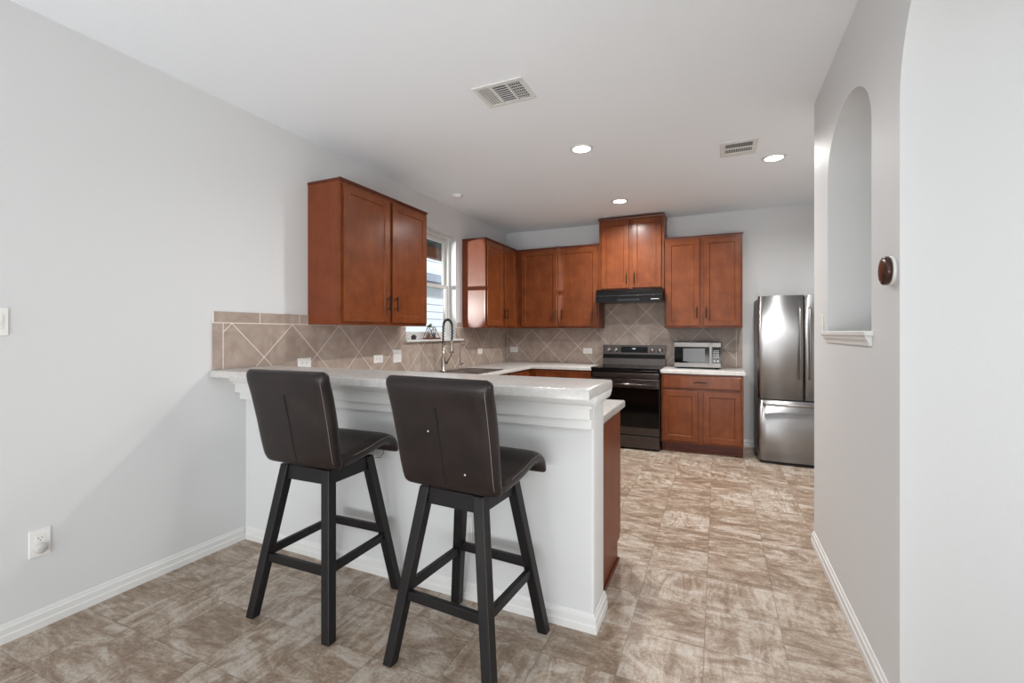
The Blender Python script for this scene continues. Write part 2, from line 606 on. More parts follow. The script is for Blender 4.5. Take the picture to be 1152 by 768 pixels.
# block with the arched niche
NY, NHW, NZB, NZS, NB = 2.575, 0.385, 1.305, 2.13, 0.255
bm = new_bm()
arch_face(bm, XR, YNEAR, YFAR, 0, CEIL, NY, NHW, NZB, NZS, NB, 0.24, True)
box(bm, XR + 0.30, XFAR, YNEAR, YFAR, 0, CEIL)
for ya, xa in ((YFAR, XR),):
    bm.faces.new([bm.verts.new(p) for p in ((xa, ya, 0), (XR + 0.3, ya, 0), (XR + 0.3, ya, CEIL), (xa, ya, CEIL))])
bmesh.ops.remove_doubles(bm, verts=bm.verts, dist=0.0001)
struct('wall_right', bm, 'wall', 'white wall block on the right with a tall arched niche', 'wall', smooth_angle=25)
# archway wall nearer than the block
bm = new_bm()
AY, AHW = YNEAR - 0.40, 0.40
arch_face(bm, XR, -0.2, YNEAR, 0, CEIL, AY, AHW, 0, 2.05, 0.42, 0.30, False)
arch_face(bm, XR + 0.30, -0.2, YNEAR, 0, CEIL, AY, AHW, 0, 2.05, 0.42, 0.0, False)
bm.faces.new([bm.verts.new(p) for p in ((XR, -0.2, 0), (XR + 0.30, -0.2, 0), (XR + 0.30, -0.2, CEIL), (XR, -0.2, CEIL))])
bmesh.ops.remove_doubles(bm, verts=bm.verts, dist=0.0001)
struct('wall_archway', bm, 'wall', 'white wall with a rounded archway at the right edge', 'wall', smooth_angle=25)
bm = new_bm(); box(bm, XK, XK + 0.12, YFAR, YB, 0, CEIL)
struct('wall_kitchen_right', bm, 'wall', 'white kitchen wall beyond the refrigerator', 'wall')
bm = new_bm(); box(bm, XFAR, XFAR + 0.12, YREAR, YNEAR, 0, CEIL)
struct('wall_far_right', bm, 'wall', 'white wall of the space beyond the archway', 'wall')
bm = new_bm()  # unseen rear wall; its opening is assumed, to let daylight in
box(bm, XL, -2.6, YREAR - 0.12, YREAR, 0, CEIL)
box(bm, 2.0, XFAR, YREAR - 0.12, YREAR, 0, CEIL)
box(bm, -2.6, 2.0, YREAR - 0.12, YREAR, 2.45, CEIL)
box(bm, -2.6, 2.0, YREAR - 0.12, YREAR, 0, 0.25)
struct('wall_rear', bm, 'wall', 'white wall behind the viewer with an assumed wide window opening', 'wall')

# half wall of the peninsula
PX1, PY0, PY1, PZ = -0.49, 1.958, 2.14, 1.04
bm = new_bm()
r = 0.012
poly = [(XL, PY0), (PX1 - r, PY0)] + [(PX1 - r + r * math.sin(a), PY0 + r - r * math.cos(a)) for a in (PI / 8, PI / 4, 3 * PI / 8)] + \
       [(PX1, PY0 + r), (PX1, PY1), (XL, PY1)]
prism(bm, poly, 0, PZ, 'XY')
struct('wall_half', bm, 'wall', 'white textured half wall carrying the raised bar', 'half wall')

# baseboards
BP = [(0, 0), (0.016, 0), (0.016, 0.030), (0.012, 0.036), (0.012, 0.060), (0.007, 0.065), (0.0055, 0.073), (0.003, 0.079), (0, 0.080)]
def sweep(bm, path, prof, closed_ends=True):
    """profile (offset, z) swept along a floor path; offset goes to the right of travel, mitred"""
    path = [Vector(p) for p in path]
    secs = []
    for i, p in enumerate(path):
        d1 = (path[i] - path[i - 1]).normalized() if i > 0 else None
        d2 = (path[i + 1] - path[i]).normalized() if i < len(path) - 1 else None
        nrm = lambda d: Vector((d.y, -d.x))
        if d1 is None: o = nrm(d2)
        elif d2 is None: o = nrm(d1)
        else:
            a, b = nrm(d1), nrm(d2)
            o = (a + b) / (1 + a.dot(b))
        secs.append([bm.verts.new((p.x + o.x * u, p.y + o.y * u, z)) for u, z in prof])
    for A, B in zip(secs[:-1], secs[1:]):
        for k in range(len(prof)):
            k2 = (k + 1) % len(prof)
            bm.faces.new([A[k], A[k2], B[k2], B[k]])
    bm.faces.new(secs[0]); bm.faces.new(secs[-1][::-1])
    bmesh.ops.recalc_face_normals(bm, faces=bm.faces)

bm = new_bm(); sweep(bm, [(XL, -2.9), (XL, PY0 - 0.0165)], BP)
struct('baseboard_left', bm, 'trim', 'white moulded baseboard along the left wall', 'baseboard')
bm = new_bm(); sweep(bm, [(XL, PY0), (PX1, PY0), (PX1, PY1 + 0.02)], BP)
struct('baseboard_half_wall', bm, 'trim', 'white moulded baseboard wrapping the half wall of the bar', 'baseboard')
bm = new_bm(); sweep(bm, [(XK, YFAR), (XR, YFAR), (XR, YNEAR)], BP)
struct('baseboard_right', bm, 'trim', 'white moulded baseboard along the right wall', 'baseboard')
bm = new_bm(); sweep(bm, [(0.252, YB), (XK, YB)], BP)
struct('baseboard_back', bm, 'trim', 'short white baseboard beside the refrigerator', 'baseboard')

# mouldings below the bar top
bm = new_bm()
box(bm, XL, PX1, 1.883, PY0, 0.932, 0.985, 0.003)
struct('trim_1', bm, 'trim', 'upper white frieze board under the bar top', 'trim')
bm = new_bm()
box(bm, XL, PX1, 1.915, PY0, 0.886, 0.932, 0.003)
struct('trim_2', bm, 'trim', 'lower white frieze board under the bar top', 'trim')
bm = new_bm()
cp = [(0.0, 0.985)] + [(0.012, 0.985), (0.012, 0.992)] + [(0.014 + 0.024 * math.sin(a), 1.030 - 0.034 * math.cos(a)) for a in [k * PI / 12 for k in range(7)]] + [(0.040, 1.030), (0.040, 1.0405), (0, 1.0405)]
# front crown follows the frieze and returns along the wall's end
fr = [(XL, 1.883), (PX1 - 0.0, 1.883), (PX1 - 0.0, PY1)]
sweep(bm, fr, cp)
box(bm, XL, PX1 - 0.001, 1.884, PY0, 0.9855, 1.04)
struct('trim_3', bm, 'trim', 'white crown moulding directly under the bar top', 'trim')

# niche sill
bm = new_bm()
box(bm, XR - 0.028, XR + 0.235, NY - NHW - 0.02, NY + NHW + 0.03, NZB - 0.016, NZB + 0.004, 0.004)
sp = [(XR - 0.0, NZB - 0.055), (XR - 0.008, NZB - 0.055), (XR - 0.010, NZB - 0.042), (XR - 0.018, NZB - 0.030), (XR - 0.022, NZB - 0.016), (XR, NZB - 0.016)]
prism(bm, sp, NY - NHW - 0.005, NY + NHW + 0.012, 'XZ')
struct('trim_4', bm, 'trim', 'white moulded sill at the foot of the arched niche', 'sill')

# ------------------------------------------------------------------ window over the sink
win = bpy.data.objects.new('window_1', None)
COL.objects.link(win)
win.location = (XL - 0.12, WY0, WZ0)
tag(win, 'white double-hung window over the sink', 'window', kind='structure')
W, H = WY1 - WY0, WZ1 - WZ0
fw = 0.035
bm = new_bm()
box(bm, -0.03, 0.04, 0, fw, 0, H, 0.003); box(bm, -0.03, 0.04, W - fw, W, 0, H, 0.003)
box(bm, -0.03, 0.04, fw, W - fw, H - fw, H, 0.003); box(bm, -0.03, 0.04, fw, W - fw, 0, fw, 0.003)
obj('window_frame', bm, 'trim', win)
MR = 0.585
def sash(z0, z1, x0, x1):
    bm = new_bm()
    s = 0.042
    a, b = fw, W - fw
    box(bm, x0, x1, a, a + s, z0, z1, 0.003); box(bm, x0, x1, b - s, b, z0, z1, 0.003)
    box(bm, x0, x1, a + s, b - s, z0, z0 + s, 0.003); box(bm, x0, x1, a + s, b - s, z1 - s, z1, 0.003)
    o = obj('sash', bm, 'trim', win)
    bm = new_bm()
    box(bm, (x0 + x1) / 2 - 0.003, (x0 + x1) / 2 + 0.003, a + s - 0.004, b - s + 0.004, z0 + s - 0.004, z1 - s + 0.004)
    obj('pane', bm, 'pane', o)
sash(MR - 0.02, H - fw, -0.025, 0.0)
sash(fw, MR + 0.022, 0.002, 0.030)
# stool board of the window
bm = new_bm()
box(bm, XL - 0.118, XL, WY0 + 0.001, WY1 - 0.001, WZ0 - 0.0195, WZ0, 0.0)
box(bm, XL, XL + 0.045, WY0 - 0.03, WY1 + 0.11, WZ0 - 0.022, WZ0, 0.006)
struct('trim_5', bm, 'trim', 'white sill board under the kitchen window', 'sill')

# ------------------------------------------------------------------ tiled backsplashes
D = 0.008
ML = tile_mat('backsplash_tile_left', 1, 1.861, 1.360, 0.438, 1.362, [(1.806, 1)], [2.05, 2.36, 1.7475, 2.4365, 4.519, 4.6535])
bm = new_bm()
e = 0.0006
box(bm, XL + e, XL + D, 1.745, 2.15, 1.083, 1.362)
box(bm, XL + e, XL + D, 2.15, WY0 - 0.0, 0.901, 1.362)
box(bm, XL + e, XL + D, 1.745, 2.436, 1.362, 1.430)
box(bm, XL + e, XL + D, WY0, WY1, 0.901, WZ0 - 0.022)
box(bm, XL + e, XL + D, WY1, YB - 0.009, 0.901, 1.362)
box(bm, XL + e, XL + D, WY1 + 0.002, 4.655, 1.362, 1.42)
tag(obj('tile_backsplash', bm, ML), 'taupe diamond-laid tile backsplash along the left wall around the sink window', 'backsplash')
MBk = tile_mat('backsplash_tile_back', 0, -2.34, 1.345, 0.4375, 3.0, [(-2.714, 1), (0.199, -1)], [])
bm = new_bm()
box(bm, XL + 0.0085, 0.262, YB - D, YB - e, 0.901, 1.355)
box(bm, -1.329, -0.562, YB - D, YB - e, 1.355, 1.812)
tag(obj('tile_backsplash', bm, MBk), 'taupe diamond-laid tile backsplash on the back wall behind the range', 'backsplash')

# ------------------------------------------------------------------ cabinets
def panel_door(bm, x0, x1, z0, z1, y, t=0.02, rail=0.056, rec=0.009, bev=0.007):
    """shaker door, back at y, front at y-t; recessed centre panel with a small inner bevel"""
    f = y - t
    e_ = 0.003
    R = [
        ((x0, z0, x1, z1), y),
        ((x0, z0, x1, z1), f + e_),
        ((x0 + e_, z0 + e_, x1 - e_, z1 - e_), f),
        ((x0 + rail, z0 + rail, x1 - rail, z1 - rail), f),
        ((x0 + rail + bev, z0 + rail + bev, x1 - rail - bev, z1 - rail - bev), f + rec),
    ]
    rings = []
    for (a, b, c, d), yy in R:
        rings.append([bm.verts.new((a, yy, b)), bm.verts.new((c, yy, b)), bm.verts.new((c, yy, d)), bm.verts.new((a, yy, d))])
    bm.faces.new(rings[0][::-1])
    for A, B in zip(rings[:-1], rings[1:]):
        for k in range(4):
            bm.faces.new([A[k], A[(k + 1) % 4], B[(k + 1) % 4], B[k]])
    bm.faces.new(rings[-1])

def pull(bm, x, z, y, L=0.125, vertical=True):
    """bar pull, feet at y, standing out towards -y"""
    so = 0.028
    if vertical:
        box(bm, x - 0.005, x + 0.005, y - so - 0.005, y - so + 0.005, z - L / 2, z + L / 2, 0.0025)
        for dz in (-L * 0.32, L * 0.32):
            box(bm, x - 0.0035, x + 0.0035, y - so, y, z + dz - 0.0035, z + dz + 0.0035)
    else:
        box(bm, x - L / 2, x + L / 2, y - so - 0.005, y - so + 0.005, z - 0.005, z + 0.005, 0.0025)
        for dx in (-L * 0.32, L * 0.32):
            box(bm, x + dx - 0.0035, x + dx + 0.0035, y - so, y, z - 0.0035, z + 0.0035)

def handle_obj(parent, x, z, y, L=0.125, vertical=True):
    bm = new_bm()
    pull(bm, x, z, y, L, vertical)
    h = obj('handle', bm, 'bronze', parent)
    h['label'] = 'dark bronze bar pull'
    return h

def wall_cabinet(label, loc, rotz, w, d, h, doors, crown=(0.02, 0.012), dz=(0.022, 0.018), skip_crown=False):
    """doors: list of (x0, x1, handle_x or None); local back y=0, front y=-d"""
    t = thing('wall_cabinet', label, 'cabinet', loc, rotz)
    bm = new_bm()
    box(bm, 0, w, -d + 0.018, 0, 0, h - crown[0], 0.0012, 1)
    obj('cabinet_body', bm, 'wood_side', t)
    bm = new_bm()
    box(bm, 0, w, -d, -d + 0.018, 0, h - crown[0], 0.0012, 1)
    obj('face_frame', bm, 'wood', t)
    bm = new_bm()
    c, o = crown
    hh = h - c
    prof = [(-d - 0.001, hh), (-d - o * 0.35, hh), (-d - o * 0.45, hh + c * 0.35), (-d - o, hh + c * 0.55), (-d - o, h), (-d - 0.001, h)]
    box(bm, -0.004 if not skip_crown else 0, w + (0.004 if not skip_crown else 0), -d, 0, hh, h - 0.001, 0.001, 1)
    prism(bm, [(a, b) for a, b in prof], -0.006, w + 0.006, 'YZ')
    obj('crown_molding', bm, 'wood_dark', t)
    for x0, x1, hx in doors:
        bm = new_bm()
        panel_door(bm, x0, x1, dz[0], h - c - dz[1], -d)
        dr = obj('door', bm, 'wood', t)
        if hx is not None:
            handle_obj(dr, hx, dz[0] + 0.115 if h < 0.99 else dz[0] + 0.15, -d - 0.02)
    return t

UZ, UH, UD = 1.362, 1.038, 0.305
G = 0.0012
wall_cabinet('large two-door cherry wall cabinet between the bar end and the window', (XL + G + 0.0085 * 0, 2.438, UZ), PI / 2, 1.055, UD, UH,
             [(0.027, 0.522, 0.494), (0.558, 1.035, 0.586)])
wall_cabinet('two-door cherry wall cabinet right of the sink window, filling the corner', (XL + G, 4.656, UZ), PI / 2, YB - 4.656 - G, UD, UH,
             [(0.026, 0.462, 0.434), (0.490, 0.850, 0.518)])
wall_cabinet('two-door cherry wall cabinet from the corner to the range hood', (-2.429, YB - G, UZ), 0, 1.098, UD, UH,
             [(0.068, 0.563, 0.535), (0.600, 1.080, 0.628)])
wall_cabinet('short raised cherry wall cabinet directly above the range hood', (-1.327, YB - G, 1.815), 0, 0.762, UD + 0.012, 0.882,
             [(0.03, 0.362, 0.336), (0.400, 0.732, 0.426)], crown=(0.026, 0.02))
wall_cabinet('two-door cherry wall cabinet above the microwave', (-0.562, YB - G, UZ - 0.005), 0, 0.812, UD, UH + 0.005,
             [(0.018, 0.378, 0.352), (0.422, 0.795, 0.448)])

# base cabinet right of the range
t = thing('base_cabinet', 'cherry base cabinet with one wide drawer under the microwave', 'cabinet', (-0.566, YB - G, 0), 0)
w = 0.812
bm = new_bm()
box(bm, 0, w, -0.585, 0, 0.105, 0.861, 0.001, 1)
obj('cabinet_body', bm, 'wood_side', t)
bm = new_bm(); box(bm, 0, w, -0.605, -0.585, 0.105, 0.861, 0.001, 1)
obj('face_frame', bm, 'wood', t)
bm = new_bm(); box(bm, 0.002, w - 0.002, -0.535, -0.02, 0, 0.105); box(bm, 0.002, w - 0.002, -0.547, -0.535, 0, 0.022, 0.004)
obj('toe_kick', bm, 'wood_dark', t)
bm = new_bm()
xa, xb, za, zb_ = 0.018, w - 0.022, 0.700, 0.842
hx = []
for (ins, yy) in ((0, -0.605), (0, -0.619), (0.010, -0.625)):
    hx.append([bm.verts.new((a, yy, b)) for a, b in ((xa + ins, za + ins), (xb - ins, za + ins), (xb - ins, zb_ - ins), (xa + ins, zb_ - ins))])
bm.faces.new(hx[0][::-1]); bm.faces.new(hx[-1])
for A, B in zip(hx[:-1], hx[1:]):
    for k in range(4):
        bm.faces.new([A[k], A[(k + 1) % 4], B[(k + 1) % 4], B[k]])
dr = obj('drawer', bm, 'wood', t)
handle_obj(dr, w / 2 - 0.012, 0.772, -0.625, 0.125, False)
for x0, x1 in ((0.018, 0.376), (0.432, w - 0.022)):
    bm = new_bm()
    panel_door(bm, x0, x1, 0.132, 0.676, -0.605)
    obj('door', bm, 'wood', t)

# base cabinet left of the range (only its top shows over the bar)
def base_unit(label, loc, rotz, w, fronts, d=0.605):
    t = thing('base_cabinet', label, 'cabinet', loc, rotz)
    bm = new_bm(); box(bm, 0, w, -d + 0.02, 0, 0.105, 0.861)
    obj('cabinet_body', bm, 'wood_side', t)
    bm = new_bm(); box(bm, 0, w, -d, -d + 0.02, 0.105, 0.861, 0.001, 1)
    obj('face_frame', bm, 'wood', t)
    bm = new_bm(); box(bm, 0.002, w - 0.002, -d + 0.07, -0.02, 0, 0.105)
    obj('toe_kick', bm, 'wood_dark', t)
    for x0, x1 in fronts:
        bm = new_bm()
        panel_door(bm, x0, x1, 0.700, 0.842, -d, rail=0.02, rec=0.004)
        o = obj('drawer', bm, 'wood', t)
        handle_obj(o, (x0 + x1) / 2, 0.772, -d - 0.02, 0.125, False)
        bm = new_bm()
        panel_door(bm, x0, x1, 0.132, 0.676, -d)
        obj('door', bm, 'wood', t)
    return t
base_unit('cherry base cabinet left of the range, mostly hidden behind the bar', (-2.125, YB - G, 0), 0, 0.786, [(0.07, 0.77)])
base_unit('cherry sink base cabinet run under the window', (XL + G, 2.80, 0), PI / 2, YB - 2.80 - G, [(0.05, 0.62), (0.68, 1.22), (1.26, 1.80), (1.84, 2.38)])

# peninsula base cabinet: finished end panel faces the walkway
t = thing('base_cabinet', 'cherry peninsula base cabinet whose plain end panel faces the walkway', 'cabinet', (-0.522, PY1 + G, 0), 0)
w = 1.60
bm = new_bm(); box(bm, -w, -0.02, 0, 0.54, 0.105, 0.861)
obj('cabinet_body', bm, 'wood_side', t)
bm = new_bm()
prism(bm, [(0, 0), (0.49, 0), (0.49, 0.105), (0.56, 0.105), (0.56, 0.861), (0, 0.861)], -0.02, 0.0, 'YZ')
obj('end_panel', bm, 'wood_side', t)
bm = new_bm(); box(bm, 0.0, 0.012, 0.002, 0.495, 0, 0.022, 0.004); box(bm, -w, -0.021, 0.02, 0.49, 0, 0.104)
obj('toe_kick', bm, 'wood_dark', t)
bm = new_bm(); box(bm, -w, -0.0, 0.561, 0.58, 0.13, 0.845, 0.002, 1)
obj('door', bm, 'wood', t)

# ------------------------------------------------------------------ worktops
def slab(bm, poly, z0, z1, rnd=0.012):
    t_ = bmesh.new()
    A = [t_.verts.new((x, y, z0)) for x, y in poly]
    f = t_.faces.new(A)
    ex = bmesh.ops.extrude_face_region(t_, geom=[f])
    up = [v for v in ex['geom'] if isinstance(v, bmesh.types.BMVert)]
    for v in up:
        v.co.z = z1
    bmesh.ops.recalc_face_normals(t_, faces=t_.faces)
    es = [e_ for e_ in t_.edges if all(abs(v.co.z - z1) < 1e-6 for v in e_.verts)]
    bmesh.ops.bevel(t_, geom=es, offset=rnd, segments=3, profile=0.5, affect='EDGES')
    merge(bm, t_)

CZ0, CZ1 = 0.862, 0.900
bm = new_bm()
q_ = D + 0.0015
Xe, Yf = XL + 0.64, 5.25
poly = [(XL + q_, PY1 + 0.002), (-0.503, PY1 + 0.002), (-0.503, 2.765), (Xe, 2.765), (Xe, Yf), (-1.338, Yf), (-1.338, YB - q_), (XL + q_, YB - q_)]
slab(bm, poly, CZ0, CZ1, 0.01)
ct = tag(obj('countertop', bm, 'counter', smooth_angle=40), 'pale laminate countertop running from peninsula past the sink to the range', 'countertop')
bm = new_bm()
slab(bm, [(-0.571, Yf), (0.262, Yf), (0.262, YB - q_), (-0.571, YB - q_)], CZ0, CZ1, 0.01)
tag(obj('countertop', bm, 'counter', smooth_angle=40), 'short pale laminate countertop under the microwave', 'countertop')
bm = new_bm()
slab(bm, [(XL + D + .001, 1.725), (-0.45, 1.725), (-0.45, 2.15), (XL + D + .001, 2.15)], 1.0415, 1.082, 0.010)
tag(obj('bar_counter', bm, 'counter', smooth_angle=40), 'raised pale laminate bar top along the half wall behind the stools', 'bar counter')

# ------------------------------------------------------------------ sink and taps
t = thing('kitchen_sink', 'dark stainless drop-in sink below the kitchen window', 'sink', (-2.37, 4.08, CZ1))
bm = new_bm()
sx, sy = 0.245, 0.42
for a, b, c, d in ((-sx, sx, -sy, -sy + 0.03), (-sx, sx, sy - 0.03, sy), (-sx, -sx + 0.085, -sy + 0.03, sy - 0.03), (sx - 0.03, sx, -sy + 0.03, sy - 0.03)):
    box(bm, a, b, c, d, 0.0005, 0.007, 0.002)
obj('rim', bm, 'steel_sink', t)
bm = new_bm()
box(bm, -sx + 0.085, sx - 0.03, -sy + 0.03, sy - 0.03, 0.0006, 0.0035)
obj('basin', bm, 'steel_sink', t)
bm = new_bm(); lathe(bm, [(0, 0.0055), (0.03, 0.0055), (0.035, 0.0035), (0.0351, 0.003)], (0.03, 0, 0), 20)
obj('drain', bm, 'dark_nickel', t)

t = thing('kitchen_faucet', 'tall nickel spring-neck faucet standing behind the sink', 'faucet', (-2.575, 4.0, CZ1 + 0.0075))
bm = new_bm()
lathe(bm, [(0, 0), (0.03, 0), (0.03, 0.008), (0.022, 0.014), (0.022, 0.13), (0.018, 0.14), (0.0125, 0.15), (0.0125, 0.30), (0, 0.30)])
obj('faucet_body', bm, 'chrome', t)
arc = [(0, 0, 0.30), (0, 0, 0.36), (0, 0, 0.42)] + [(0.055 - 0.055 * math.cos(a), 0, 0.455 + 0.075 * math.sin(a)) for a in [k * PI / 12 for k in range(1, 12)]] + [(0.11, 0, 0.42), (0.108, 0, 0.36), (0.104, 0, 0.31)]
bm = new_bm(); tube(bm, arc, 0.007, 10)
obj('hose', bm, 'black_matte', t)
# spring coil around the hose
pts = [Vector(p) for p in arc]
dense = []
for a, b in zip(pts[:-1], pts[1:]):
    for k in range(12):
        dense.append(a.lerp(b, k / 12))
coil = []
ang = 0
for i, p in enumerate(dense[:-1]):
    d = (dense[i + 1] - p).normalized()
    s1 = Vector((0, 1, 0)); s2 = d.cross(s1).normalized()
    coil.append(p + (s1 * math.cos(ang) + s2 * math.sin(ang)) * 0.0125)
    ang += 1.05
bm = new_bm(); tube(bm, coil, 0.0028, 5)
obj('spring', bm, 'dark_nickel', t)
bm = new_bm()
lathe(bm, [(0, 0.19), (0.021, 0.19), (0.022, 0.21), (0.018, 0.25), (0.015, 0.31), (0.010, 0.33), (0, 0.33)], (0.104, 0, 0), 20)
obj('spray_head', bm, 'chrome', t)
bm = new_bm(); tube(bm, [(0.012, 0, 0.275), (0.06, 0, 0.282), (0.087, 0, 0.285)], 0.005, 8)
tube(bm, [(0.104 + 0.02 * math.cos(a), 0.02 * math.sin(a), 0.285) for a in [k * PI / 8 for k in range(16)]], 0.004, 6, closed=True)
obj('holder_arm', bm, 'chrome', t)
bm = new_bm(); tube(bm, [(0.0, 0.0, 0.085), (0.045, 0.012, 0.085)], 0.012, 12); tube(bm, [(0.04, 0.01, 0.085), (0.062, 0.02, 0.13), (0.085, 0.03, 0.18)], 0.005, 8)
obj('lever', bm, 'dark_nickel', t)

t = thing('filter_tap', 'slim nickel filter tap to the right of the spring faucet', 'faucet', (-2.575, 4.34, CZ1 + 0.0075))
bm = new_bm(); lathe(bm, [(0, 0), (0.02, 0), (0.02, 0.006), (0.011, 0.012), (0.011, 0.06), (0.006, 0.07), (0.0, 0.07)], n=20)
obj('tap_base', bm, 'chrome', t)
bm = new_bm(); tube(bm, [(0, 0, 0.065), (0, 0, 0.22), (0.012, 0, 0.255), (0.04, 0, 0.27), (0.068, 0, 0.255), (0.075, 0, 0.225)], 0.0045, 8)
obj('spout', bm, 'chrome', t)
bm = new_bm(); tube(bm, [(0.005, 0, 0.05), (0.035, 0.008, 0.062)], 0.006, 8)
obj('lever', bm, 'dark_nickel', t)

# ------------------------------------------------------------------ window-sill ornaments
t = thing('wire_terrarium', 'small copper-wire terrarium holding a glass globe on the window sill', 'ornament', (XL - 0.012, 4.05, WZ0 + 0.001))
bm = new_bm(); box(bm, -0.045, 0.045, -0.105, 0.105, 0, 0.016, 0.003)
obj('tray', bm, 'copper', t)
bm = new_bm()
for y0 in (-0.062, 0.045):
    for x_ in (-0.036, 0.036):
        tube(bm, [(x_, y0 - 0.04, 0.016), (x_ * 0.3, y0, 0.125), (x_, y0 + 0.045, 0.016)], 0.0035, 6)
tube(bm, [(-0.011, -0.062, 0.125), (-0.011, 0.045, 0.125)], 0.0035, 6)
tube(bm, [(0.011, -0.062, 0.125), (0.011, 0.045, 0.125)], 0.0035, 6)
obj('wire_frame', bm, 'copper', t)
bm = new_bm(); lathe(bm, [(0, 0.017), (0.025, 0.018), (0.042, 0.04), (0.046, 0.062), (0.038, 0.088), (0.022, 0.10), (0.0215, 0.10), (0.036, 0.086), (0.0435, 0.062), (0.040, 0.041), (0.024, 0.0205), (0, 0.0195)], (0, 0.03, 0), 24)
obj('glass_globe', bm, 'glass', t)
bm = new_bm()
for k in range(9):
    a = k * 2.4
    rr = 0.012 + 0.008 * (k % 3)
    tube(bm, [(0, 0.03, 0.022), (rr * math.cos(a) * .6, 0.03 + rr * math.sin(a) * .6, 0.045), (rr * math.cos(a), 0.03 + rr * math.sin(a), 0.062 + 0.006 * (k % 2))], 0.006, 6, radii=[0.003, 0.009, 0.002])
obj('blossom', bm, 'blue_petal', t)
bm = new_bm()
for k in range(14):
    a = k * 2.4
    rr = 0.01 + 0.018 * random.random()
    c0 = Vector((rr * math.cos(a) * .7, -0.045 + rr * math.sin(a), 0.128 + 0.028 * random.random()))
    tube(bm, [c0 - Vector((0.012, 0.005, 0.006)), c0, c0 + Vector((0.01, 0.008, 0.008))], 0.005, 6, radii=[0.001, 0.008, 0.001])
obj('foliage', bm, 'green', t)

t = thing('sill_pot', 'tiny dark pot at the left end of the window sill', 'pot', (XL - 0.012, 3.735, WZ0 + 0.001))
bm = new_bm(); lathe(bm, [(0, 0), (0.022, 0), (0.028, 0.03), (0.029, 0.034), (0.025, 0.034), (0.022, 0.028), (0, 0.026)], n=20)
obj('pot_body', bm, 'pot', t)
bm = new_bm()
for k in range(7):
    a = k * 0.9
    tube(bm, [(0, 0, 0.026), (0.012 * math.cos(a), 0.012 * math.sin(a), 0.042), (0.022 * math.cos(a), 0.022 * math.sin(a), 0.048)], 0.004, 5, radii=[0.002, 0.006, 0.001])
obj('succulent', bm, 'green', t)

# ------------------------------------------------------------------ range
t = thing('electric_range', 'black stainless electric range between the cherry base cabinets', 'range', (-0.955, YB - 0.012, 0))
hw = 0.379
FY = -(YB - 0.012 - 5.20)          # door front, local
bm = new_bm(); box(bm, -hw, hw, FY + 0.045, -0.0, 0.03, 0.885, 0.003)
obj('range_body', bm, 'black_matte', t)
for x_ in (-hw + 0.05, hw - 0.05):
    for y_ in (FY + 0.10, -0.08):
        bm = new_bm(); lathe(bm, [(0, 0), (0.018, 0), (0.018, 0.008), (0.01, 0.012), (0.01, 0.0305), (0, 0.0305)], (x_, y_, 0), 14)
        obj('levelling_foot', bm, 'black_matte', t)
bm = new_bm(); box(bm, -hw - 0.003, hw + 0.003, FY - 0.008, -0.075, 0.8855, 0.908, 0.006)
ck = obj('cooktop', bm, 'cook_glass', t)
for x_, y_, r_ in ((-0.19, -0.22, 0.08), (0.19, -0.22, 0.10), (-0.19, -0.50, 0.10), (0.19, -0.50, 0.08)):
    bm = new_bm(); tube(bm, [(x_ + r_ * math.cos(a), y_ + r_ * math.sin(a), 0.9078) for a in [k * PI / 20 for k in range(40)]], 0.0012, 4, closed=True)
    obj('burner_ring', bm, 'steel_dark', ck)
bm = new_bm(); box(bm, -hw + 0.002, hw - 0.002, FY - 0.002, FY + 0.045, 0.795, 0.8835, 0.004)
obj('front_rail', bm, 'black_gloss', t)
bm = new_bm(); box(bm, -hw + 0.018, hw - 0.01, FY - 0.009, FY - 0.002, 0.797, 0.852, 0.003)
obj('front_trim', bm, 'steel_dark', t)
dbm = new_bm(); box(dbm, -hw + 0.002, hw - 0.002, FY, FY + 0.045, 0.168, 0.785, 0.004)
door = obj('oven_door', dbm, 'steel_dark', t)
bm = new_bm(); box(bm, -hw + 0.004, hw - 0.004, FY - 0.004, FY, 0.252, 0.688, 0.002)
obj('oven_window', bm, 'black_glass', door)
bm = new_bm()
tube(bm, [(-hw + 0.03, FY - 0.045, 0.728), (hw - 0.03, FY - 0.045, 0.728)], 0.016, 14)
for x_ in (-hw + 0.03, hw - 0.03):
    box(bm, x_ - 0.012, x_ + 0.012, FY - 0.058, FY + 0.001, 0.700, 0.756, 0.004)
obj('handle', bm, 'steel_dark', door)
bm = new_bm()
for k, ww in enumerate((0.008, 0.009, 0.010, 0.008, 0.008, 0.009, 0.009)):
    x0 = -0.062 + k * 0.0135
    box(bm, x0 - 0.13, x0 - 0.13 + ww, FY - 0.0012, FY - 0.0001, 0.210, 0.2185)
obj('badge', bm, 'white_mark', door)
bm = new_bm(); box(bm, -hw + 0.002, hw - 0.002, FY, FY + 0.045, 0.024, 0.157, 0.004)
obj('storage_drawer', bm, 'steel_dark', t)
# backguard
bm = new_bm()
prism(bm, [(-0.085, 0.9085), (-0.0, 0.9085), (-0.0, 1.150), (-0.060, 1.150), (-0.072, 1.036), (-0.073, 0.985)], -hw, hw, 'YZ')
bgd = obj('backguard', bm, 'steel_dark', t)
bm = new_bm()
prism(bm, [(-0.0745, 0.985), (-0.0725, 0.985), (-0.0715, 1.036), (-0.0735, 1.036)], -hw + 0.001, hw - 0.001, 'YZ')
obj('vent_band', bm, 'black_gloss', bgd)
sl = 0.012 / 0.114
def bgy(z):
    return -0.072 + (z - 1.036) * sl
bm = new_bm()
prism(bm, [(bgy(1.056) - 0.002, 1.056), (bgy(1.056) + 0.001, 1.056), (bgy(1.132) + 0.001, 1.132), (bgy(1.132) - 0.002, 1.132)], -0.155, 0.175, 'YZ')
dsp = obj('display', bm, 'black_glass', bgd)
bm = new_bm()
